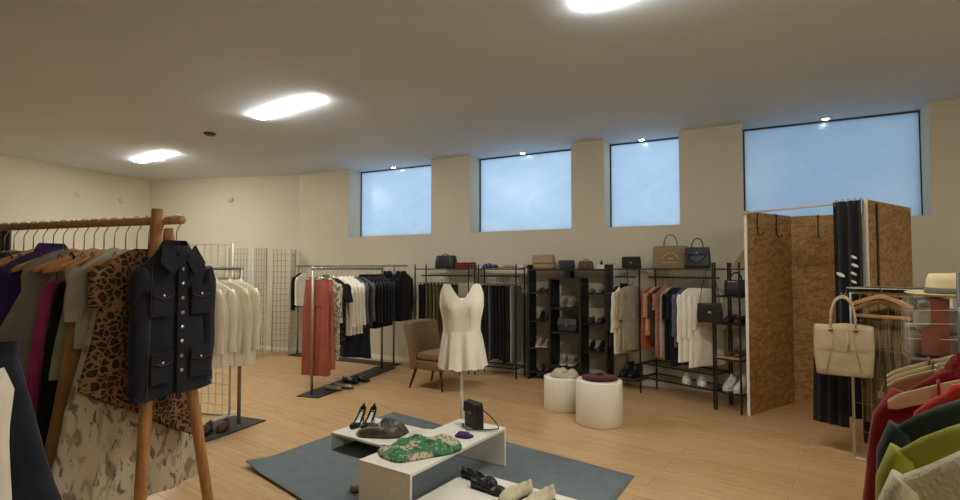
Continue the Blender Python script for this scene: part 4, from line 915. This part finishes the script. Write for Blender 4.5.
shoe('flat', plain('beige suede', (168, 146, 112), .8), -.86, 3.52, RUGZ, .75, 'beige flat shoe on the rug peeping out beside the taller bench', lining=M_lining)
q = lb2(.015, .44); shoe('flat', M_bleather, q[0], q[1], ZL, -.66, 'black strappy flat on the low bench, the one beside the taller bench', L=.28, lining=None)
q = lb2(.16, .34); shoe('flat', M_bleather, q[0], q[1], ZL, -.60, 'black strappy flat on the low bench, touching the cream slippers', L=.26)
for o in [x for x in COL.objects if x.get('label', '').startswith('black strappy flat')]:
    for u in (.42, .5): MB().tube([(u * .26, -.034, .035), (u * .26, 0, .056), (u * .26, .034, .035)], .004, 6).build('strap', M_bleather, o, True)
shoe('loafer', fuzzy,   .305, 3.195, ZL, -2.43, 'cream fleecy slipper on the low bench beside the black flats', L=.25, W=.105, lining=M_brl)
shoe('loafer', fuzzy,   .43, 3.12, ZL, -2.36, 'cream fleecy slipper with dark lining at the low bench end', L=.25, W=.105, lining=M_bleather)

# ------------------------------------------------------------------ mannequin and its dress
MX, MY = -.155, 4.45
ZM = RUGZ
mn = thing('mannequin_stand', 'white bust form on a thin white pole standing behind the taller bench', 'mannequin', (MX, MY, ZM))
MB().lathe([(.001, .001), (.1, .001), (.1, .008), (.02, .012), (.001, .012)], 32).build('base', M_white, mn, True)
MB().tube([(0, 0, .0125), (0, 0, .86)], .014, 12).build('pole', M_white, mn, True)
b = MB(); b.loft([[V((w * math.cos(2 * PI * k / 28), d * math.sin(2 * PI * k / 28), z - ZM)) for k in range(28)] for w, d, z in ((.10, .07, .88), (.14, .09, .93), (.128, .085, 1.05), (.145, .09, 1.14), (.14, .085, 1.2), (.10, .07, 1.235), (.05, .04, 1.25))], True, True)
b.build('bust', M_white, mn, True)
n = 72; rings = []
tabz = lambda a: None
for i in range(27):
    t = i / 26; ring = []
    for k in range(n):
        a = 2 * PI * k / n; cx, sx = math.cos(a), math.sin(a)
        ax = abs(cx); front = max(0, -sx)
        zt = 1.375 - .14 * max(0, 1 - ax / .52) ** 1.05 - .13 * max(0, (ax - .86) / .14) ** 1.5 - (.03 if sx > 0 else 0)
        if t < .46:
            u = t / .46; z = zt + (.985 - zt) * u
            zc = max(0, min(1, (1.38 - z) / .395)); w = itp([(0, .172), (.2, .190), (.5, .188), (.8, .164), (1, .158)], zc); d = itp([(0, .07), (.3, .11), (.5, .125), (.8, .108), (1, .104)], zc); pl = 0
        else:
            u = (t - .46) / .54; z = .985 + (.665 - .985) * u; w = .158 + .024 * u ** .8; d = .104 + .05 * u ** .8; pl = .027 * u ** .7
        f = 1 + pl / w * math.sin(9 * a + .6) + pl * .6 / w * math.sin(17 * a)
        bustp = .022 * math.exp(-((z - 1.17) / .07) ** 2) * math.exp(-((ax - .45) / .22) ** 2) if sx < 0 else 0
        ring.append(V((w * sgnpow(cx, .85) * f, d * sgnpow(sx, .85) * f - bustp, z - ZM + (.012 * math.sin(9 * a + .6) * u if t >= .46 else 0))))
    rings.append(ring)
dr = MB().loft(rings).build('peplum_blouse', ivory, None, True); dr.location = (MX, MY, ZM); dr.rotation_euler = (0, 0, .05)
tag(dr, 'ivory sleeveless top with V neck and flared peplum on the mannequin', 'top')
MB().loft([[V((p.x * 1.012, p.y * 1.012, z)) for p in rings[12]] for z in (.985 - ZM + .018, .985 - ZM - .006)]).build('waist_seam', ivory, dr, True)
for sx in (-1, 1): MB().tube([(sx * .05, -.118, 1.24 - ZM), (sx * .075, -.142, 1.15 - ZM), (sx * .07, -.118, 1.0 - ZM)], .002, 6).build('seam', ivory, dr, True)
q = tb2(.315, .86); hb = bag('handbag', 'small upright black handbag with looped strap at the mannequin pole', M_bleather, -.045, 3.99, ZT, 1.05, .085, .035, .19, .96, .8, e=.35, flap=(.96, .6), clasp=(.62, M_steel))
hb.rotation_euler = (0, 0, -.9)
MB().tube([(.075, 0, .16), (.12, .05, .11), (.16, .10, .04), (.17, .10, .012), (.14, .02, .011), (.05, -.085, .011), (-.05, -.07, .011), (-.1, -.03, .012)], .009, 8, flat=.5).build('strap', M_bleather, hb, True)

# ------------------------------------------------------------------ fitting booth
Z0 = 2.1; fa = V((2.737, 5.368)); fd = V((.82, .572)).normalized(); fr = V((3.30, 4.46))
booth = thing('fitting_booth', 'fitting booth of strand board panels with pale front edges under the wide window', 'fitting booth', (fa.x, fa.y, 0))
def bpart(nm, mb, mat, x, y, a, par=None, lab=None):
    o = mb.build(nm, mat, par or booth)
    if par is None: o.location = (x - fa.x, y - fa.y, 0); o.rotation_euler = (0, 0, a)
    if lab: o['label'] = lab
    return o
lp = bpart('side_panel', MB().bx(.012, .97, -.016, .0, .001, Z0), M_osb, fa.x, fa.y, ang(fd)); bpart('edge_strip', MB().bx(0, .0115, -.022, .006, .001, Z0), M_white, 0, 0, 0, lp, 'pale front edge')
for s in (.12, .38):
    pass
bk0 = fa + fd * .985; wd = V(W)
bp = bpart('back_panel', MB().bx(0, .74, 0, .016, .001, Z0), M_osb, bk0.x, bk0.y, ang(wd)); bpart('batten', MB().bx(.36, .39, -.012, -.001, .001, Z0), M_hwood, 0, 0, 0, bp)
rp = bpart('side_panel', MB().bx(.012, 1.12, -.016, 0, .001, Z0), M_osb, fr.x, fr.y, ang(fd)); bpart('edge_strip', MB().bx(0, .0115, -.03, .012, .001, Z0 + .01), M_white, 0, 0, 0, rp, 'pale front edge')
bpart('strap', MB().bx(.22, .255, -.026, -.0165, .001, Z0 - .02), M_bleather, 0, 0, 0, rp, 'black vertical strap')
Lr = (fr - fa).length; o = MB().tube([(.0, -.035, 2.073), (Lr, -.035, 2.081)], .010, 10).build('curtain_rod', M_whitem, booth, True); o.rotation_euler = (0, 0, math.atan2(fr.y - fa.y, fr.x - fa.x))
rdv = (fr - fa).normalized(); cur = MB(); rs = []
for i in range(14):
    t = i / 13; z = 2.09 - 1.86 * t; ring = []
    N_ = 90; x0, x1 = .865, 1.085 + .012 * t
    for k in range(N_):
        u = k / (N_ - 1); ring.append(V((x0 + (x1 - x0) * u, .0 + (.016 + .006 * t) * math.sin(u * 17 + .4 * t) - .075, z)))
    back = [p + V((0, .004, 0)) for p in reversed(ring)]
    rs.append(ring + back)
cu = cur.loft(rs, True, True).build('booth_curtain', F('charcoal curtain', (34, 34, 37), .9, .1), None, True); cu.location = (fa.x, fa.y, 0); cu.rotation_euler = (0, 0, ang(rdv))
for i in range(5):
    x = .88 + .048 * i; MB().tube([(x, -.046 + .032 * math.cos(a * PI / 8), 2.079 + .032 * math.sin(a * PI / 8)) for a in range(17)], .003, 6).build('ring', M_steel, cu, True)
tag(cu, 'charcoal curtain drawn to the side of the booth opening', 'curtain')
for i, (s, lb) in enumerate(((.22, 'black over-door hook on the booth side, closest to the black shelf tower'), (.62, 'black over-door hook in the middle of the strand board side'))):
    c = fa + fd * s; e = thing('wall_hook', lb, 'hook', (c.x, c.y, Z0), ang(fd), 'over-door hooks in the booth')
    MB().tube([(0, .006, -.05), (0, .006, .006), (0, -.024, .006), (0, -.022, -.21)], .0055, 6).build('stem', M_black, e); MB().tube([(0, -.022, -.2), (0, -.035, -.245), (0, -.07, -.25), (0, -.08, -.215)], .0055, 6).build('hook', M_black, e)
    MB().tube([(-.03, -.03, -.17), (.03, -.03, -.17)], .006, 6).build('crossbar', M_black, e)
c = bk0 + wd * .27; e = thing('wall_hook', 'black over-door hook on the booth back next to the curtain', 'hook', (c.x, c.y, Z0), ang(wd), 'over-door hooks in the booth')
MB().tube([(0, .022, -.05), (0, .022, .006), (0, -.006, .006), (0, -.006, -.21)], .0055, 6).build('stem', M_black, e); MB().tube([(0, -.006, -.2), (0, -.02, -.245), (0, -.055, -.25), (0, -.065, -.215)], .0055, 6).build('hook', M_black, e)
for i, (s, z, w_) in enumerate(((1.035, 1.60, .02), (1.04, 1.53, .022), (1.03, 1.46, .02), (1.03, 1.39, .018), (.93, 1.45, .028))):
    c = fa + rdv * s; nn = V((-rdv.y, rdv.x)) * -.115
    o = MB().lathe([(.001, -.004), (w_, -.003), (w_ * 1.02, 0), (w_, .003), (.001, .004)], 20, sx=1.3, sy=.55).build('hair_clip', M_hwhite, None, True); o.location = (c.x + nn.x, c.y + nn.y, z); o.rotation_euler = (PI / 2 - .2, .5, ang(rdv))
    tag(o, ('topmost small white clip pinned on the dark curtain', 'second white clip from the top on the dark curtain', 'third white clip from the top on the dark curtain', 'lowest small white clip on the dark curtain', 'larger white clip on the curtain edge towards the strand board')[i], 'hair clip', 'white clips on the curtain')

# ------------------------------------------------------------------ grid stand with tote
gs = V((2.965, 4.17)); gd = V((.526, -.85)).normalized()
gt = thing('display_stand', 'white grid display stand with black tray top, carrying the tan tote and wooden hangers', 'display stand', (gs.x, gs.y, 0), ang(gd))
frame4(.0, .62, .012, 1.31, .011).build('frame', M_whitem, gt, True); wires(.0, .62, .012, 1.31, .062, .2, .0018).build('wire_mesh', M_steel, gt)
f2 = MB(); f2.tube([(0, .02, 1.31), (0, .42, 1.31), (.62, .42, 1.31), (.62, .02, 1.31)], .010, 8)
for x, y in ((0, .42), (.62, .42)): f2.tube([(x, y, 1.30), (x, y, .012)], .010, 8)
f2.build('rear_frame', M_whitem, gt, True)
ty = []
MB().loft([sring(.32, .24, 1.324, .35), sring(.345, .262, 1.345, .35), sring(.35, .266, 1.347, .35), sring(.33, .246, 1.334, .35), sring(.2, .15, 1.331, .35)], True, True).build('tray', M_bleather, gt, True).location = (.31, .2, 0)
MB().loft([sring(.346, .263, 1.346, .35), sring(.354, .27, 1.347, .35), sring(.354, .27, 1.353, .35), sring(.346, .263, 1.353, .35)]).build('tray_rim', M_whitem, gt, True).location = (.31, .2, 0)
def gp(x, y): n_ = V((-gd.y, gd.x)); p = gs + gd * x + n_ * y; return p
def hung_on_grid(x, y, z): p = gp(x, y); return (p.x, p.y, z)
GRZ = ang(gd)
hgo = thing('suit_hanger', 'large pale wooden suit hanger with trouser bar hooked on the grid stand', 'hanger', hung_on_grid(.22, -.035, 1.29), GRZ)
rs = []
for i in range(21):
    x = -.2 + .4 * i / 20; zc = -.04 - .075 * (abs(x) / .2) ** 1.3; hh = .016
    rs.append([V((x, yy, zc + zz)) for yy, zz in ((-.011, -hh), (.011, -hh), (.011, hh), (-.011, hh))])
MB().loft(rs, True, True).build('shoulder_bar', M_hwood, hgo, bevel=.003)
MB().bx(-.185, .185, -.01, .01, -.165, -.14).build('trouser_bar', M_hwood, hgo, bevel=.004)
MB().tube([(0, 0, -.025), (0, 0, -.005), (.012, .002, .010), (.0, .008, .018), (-.002, .016, .010)], .003, 6).build('hook', M_chrome, hgo, True)
hg2 = copy_tree(hgo); p = gp(.24, -.10); hg2.location = (p.x, p.y, 1.36); hg2['label'] = 'pale wooden suit hanger hooked over the black tray rim, above the other one'
bpy.data.objects.remove([c for c in hg2.children if c.name.startswith('trouser_bar')][0]); hg2.location.z = 1.335
TC = (2.905, 4.05, .77); tn = V((2.905, 4.05)); tote_m = plain('worn tan leather', (178, 162, 126), .55, 0, .14, 12)
trz = math.atan2(-.57, .82)
tb = bag('tote_bag', 'worn tan leather tote hanging by two handles from the grid stand', tote_m, 2.80, 4.03, .685, trz, .178, .05, .39, 1.06, .62, handles=(), e=.4, sag=.008)
for yy, dz in ((-.028, 0), (.028, .01)):
    pts = [(.08 * math.cos(PI - PI * i / 16), yy, .35 + (.245 + dz) * math.sin(PI * i / 16) ** .7) for i in range(17)]
    MB().tube(pts, .0085, 8).build('handle', tote_m, tb, True)
for sx in (-1, 1): MB().tube([(sx * .08, -.036, .35), (sx * .08, -.046, .35)], .016, 12).build('grommet', M_gold, tb, True)
MB().tube([(.02, -.045, .34), (.03, -.062, .26), (.025, -.064, .19)], .006, 8).build('tassel', tote_m, tb, True)
MB().tube([(-.18 + .36 * i / 10, -.0555 - .002 * math.sin(i), .2 + .012 * math.sin(i * .9)) for i in range(11)], .0022, 6).build('seam', M_tanl, tb, True)
for sx in (-1, 1): MB().tube([(sx * .06, -.05, .33), (sx * .075, -.056, .2), (sx * .11, -.053, .03)], .0022, 6).build('seam', M_tanl, tb, True)
MB().tube([(0, -.06, 1.30), (0, -.06, 1.28)], .004).build('peg', M_chrome, gt)
gk = thing('display_hook', 'chrome hook on the grid stand from which the tan tote hangs', 'hook', hung_on_grid(-.02, -.0, 1.305), GRZ)
MB().tube([(0, .0, .03), (0, -.02, .02), (.0, -.06, -.012), (0, -.10, -.012), (0, -.108, .006)], .005, 8).build('prong', M_chrome, gk, True)
GRk = Rack((gs.x, gs.y), (gd.x, gd.y), (-.85 * -1 * 1, .526 * 1), 1.27, .01, 'the grid stand', 'clothes behind the grid stand')
# garments and accessories on the grid
def panelcloth(name, label, mat, x0, x1, z0, z1, y, cat, amp=.012, k=20):
    rs = []
    for i in range(10):
        t = i / 9; z = z1 + (z0 - z1) * t; n_ = 30
        f = [V((x0 + (x1 - x0) * j / n_ - (.02 * t if j == 0 else 0), y + amp * math.sin(k * j / n_ + t), z)) for j in range(n_ + 1)]
        rs.append(f + [p + V((0, .006, 0)) for p in reversed(f)])
    o = MB().loft(rs, True, True).build(name, mat, None, True); o.location = (gs.x, gs.y, 0); o.rotation_euler = (0, 0, GRZ); return tag(o, label, cat)
panelcloth('striped_shawl', 'beige vertically striped shawl hanging behind the grid stand wires', strip, .06, .36, .30, 1.24, .05, 'shawl', .008)
panelcloth('dark_wrap', 'dark brown wrap hanging at the back of the grid stand', F('dark brown wrap cloth', (44, 38, 32)), .02, .58, .1, 1.28, .14, 'shawl')
panelcloth('black_apron', 'black cloth hanging under the tan tote, beside the grid stand edge', blk, -.27, -.02, .24, .76, -.04, 'cloth', .01)
bs = thing('belt', 'black belt with yellow clip hanging on the grid stand', 'belt', hung_on_grid(.47, -.04, 1.28), GRZ)
MB().tube([(.03, 0, 0), (.01, -.004, -.15), (-.03, -.006, -.32), (-.05, -.004, -.5)], .022, 8, flat=.25).build('strap', M_bleather, bs, True)
MB().box((-.06, -.016, -.185), (.08, .014, .028)).build('buckle', plain('yellow plastic', (176, 156, 40), .4), bs, False, .004)
pm = thing('pendant', 'white round pendant beside the yellow clip on the grid stand', 'pendant', hung_on_grid(.47, -.085, 1.14), GRZ)
MB().lathe([(.001, -.008), (.036, -.006), (.04, 0), (.036, .006), (.001, .008)], 24).build('disc', M_hwhite, pm, True).rotation_euler = (PI / 2, 0, 0)
MB().tube([(0, 0, .04), (0, .03, .12)], .002, 6).build('cord', M_bleather, pm, True)

# ------------------------------------------------------------------ low rail with bright clothes, near the camera
QP = (1.41, 1.50); QD = V((-.61, -.79)).normalized(); QZ = 1.37
qr = thing('clothes_rack', 'dark metal clothes rail at the picture edge, carrying red and lime clothes', 'clothes rack', (QP[0], QP[1], 0), ang(QD))
MB().tube([(-.2, 0, QZ), (1.4, 0, QZ)], .012, 10).build('rail', M_steel, qr, True)
MB().tube([(-.2, 0, 1.49), (-.2, 0, .012)], .012, 10).build('post', plain('dark blue metal', (40, 44, 58), .5), qr, True); MB().tube([(1.4, 0, 1.49), (1.4, 0, .012)], .012, 10).build('post', MATS['dark blue metal'], qr, True)
for x in (-.2, 1.4): MB().bx(x - .015, x + .015, -.25, .25, .001, .012).build('foot', M_steel, qr)
RQ = Rack(QP, QD, (-QD.x, -QD.y), QZ, .012, 'the edge rail', 'bright clothes on the rail at the picture edge', ('thick', M_hwhite, 'cream'))
crm = ('thick', plain('cream hanger', (196, 176, 138), .45), 'cream'); crf = ('thick', M_hvelv, 'flocked')
hang(RQ, .0, 'camisole', 'top', 'reddish brown camisole', 'reddish brown camisole behind the others on the bright clothes rail', brownred, kind='slip', topz=-.238, L=.62, sw=.21, hem=.2, hanger=crm)
hang(RQ, .09, 'dress', 'dress', 'brown strappy dress', 'brown strappy dress between two cream hangers on the bright clothes rail', brown, kind='slip', topz=-.238, L=.7, sw=.2, hem=.22, hanger=crm)
hang(RQ, .17, 'camisole', 'top', 'cream striped camisole', 'pale striped camisole just before the wine red dress', floral, kind='slip', topz=-.238, L=.5, sw=.2, hem=.2, hanger=crm)
hang(RQ, .27, 'dress', 'dress', 'wine red dress', 'wine red dress whose side sweeps down the end of the bright clothes rail', dred, L=.85, sw=.165, hem=.34, sleeve=.62, slr=.06, flare=.075, collar=dred, hanger=crm)
hang(RQ, .39, 'camisole', 'top', 'dark red strappy top', 'dark red strappy top next to the orange red sweater', red, kind='slip', topz=-.238, L=.7, sw=.22, hem=.3, hanger=crf)
hang(RQ, .50, 'camisole', 'top', 'orange red top', 'bright orange red top on a flocked cream hanger', orange, L=.6, sw=.155, hem=.22, hanger=crf)
hang(RQ, .66, 'jacket', 'jacket', 'dark green jacket', 'dark green jacket between orange red and lime tops', dgreen, L=.66, sw=.19, hem=.24, sleeve=.5, slr=.034, hanger=bkh)
hang(RQ, .84, 'sweater', 'sweater', 'lime green sweater', 'lime green sweater on the bright clothes rail', lime, L=.62, sw=.19, hem=.24, sleeve=.5, slr=.034, hanger=bkh)
hang(RQ, 1.0, 'sweater', 'sweater', 'cream boucle sweater', 'cream boucle sweater at the bottom corner of the picture', fuzzy, L=.6, sw=.19, hem=.25, sleeve=.5, slr=.034, hd=.035, shag=.007, hanger=bkh)
tg = thing('price_tag', 'small white paper tag on the end of a cream hanger, above the red dress', 'tag', (0, 0, 0))
tg.location = (1.226, 1.605, 1.125); tg.rotation_euler = (0, 0, RQ.rz)
MB().bx(-.008, .008, -.001, .001, -.022, 0).build('card', M_hwhite, tg); MB().tube([(0, 0, 0), (.008, .0, .03)], .0008, 4).build('string', M_hwhite, tg)

# ------------------------------------------------------------------ side counter with plastic covered clothes and hat
sc0 = V((2.30, 2.72)); sdv = V((.82, -.57)).normalized(); SRZ = ang(sdv)
ct = thing('counter', 'dark brown counter behind the bright clothes rail, carrying the hat', 'counter', (sc0.x, sc0.y, 0), SRZ)
MB().bx(-.03, 1.2, 0, .45, .001, 1.0).build('body', F('dark brown panel', (58, 46, 34)), ct, bevel=.004)
MB().bx(-.05, 1.22, -.02, .47, 1.002, 1.03).build('worktop', F('dark worktop', (74, 60, 44)), ct, bevel=.004)
def sp(x, y): n_ = V((-sdv.y, sdv.x)); p = sc0 + sdv * x + n_ * y; return (p.x, p.y)
bxp = thing('plastic_box', 'clear plastic box of wrapped goods under the hat, bound with brown tape', 'box', (*sp(.14, .2), 1.031), SRZ)
MB().bx(-.2, .42, -.17, .17, 0.001, .31).build('clear_wrap', M_clear, bxp, True, .03, 3)
MB().bx(-.17, .38, -.13, .13, .01, .12).build('contents', F('mixed brown goods', (104, 84, 64)), bxp, True, .02)
MB().bx(-.15, .3, -.12, .12, .125, .25).build('contents', F('pale goods', (128, 118, 98)), bxp, True, .03)
MB().bx(-.10, -.03, -.175, -.171, .04, .31).build('tape', brownred, bxp); MB().bx(-.10, -.03, -.175, .17, .3105, .314).build('tape', brownred, bxp); MB().bx(-.14, -.07, -.181, -.177, .02, .16).build('tape', brownred, bxp)
for z in (.10, .18, .25): MB().tube([(-.2, -.172, z), (.1, -.178, z + .012), (.42, -.172, z - .03)], .0014, 6).build('fold', M_whitem, bxp, True)
hx = sp(.125, .16)
brim_hat('panama_hat', 'cream straw hat with grey band on the clear plastic box', F('cream straw', (206, 192, 150), .8, .06, 200), hx[0], hx[1], 1.356, .165, .085, .118, gry, SRZ, .05)

# ------------------------------------------------------------------ world, camera, view
w = bpy.data.worlds.new('dusk sky'); SC.world = w; w.use_nodes = True
bg = w.node_tree.nodes['Background']; bg.inputs[0].default_value = (.36, .50, .64, 1); bg.inputs[1].default_value = 1.8
cam = bpy.data.objects.new('camera', bpy.data.cameras.new('camera')); COL.objects.link(cam)
cam.location = (0, 0, 1.5); cam.rotation_euler = (PI / 2 + math.atan(19 / 520), 0, 0)
cam.data.sensor_width = 36; cam.data.lens = 520 / 960 * 36; cam.data.clip_start = .02
SC.camera = cam
SC.view_settings.view_transform = 'Standard'; SC.view_settings.look = 'None'; SC.view_settings.exposure = 0; SC.view_settings.gamma = 1
SC.view_settings.use_curve_mapping = False
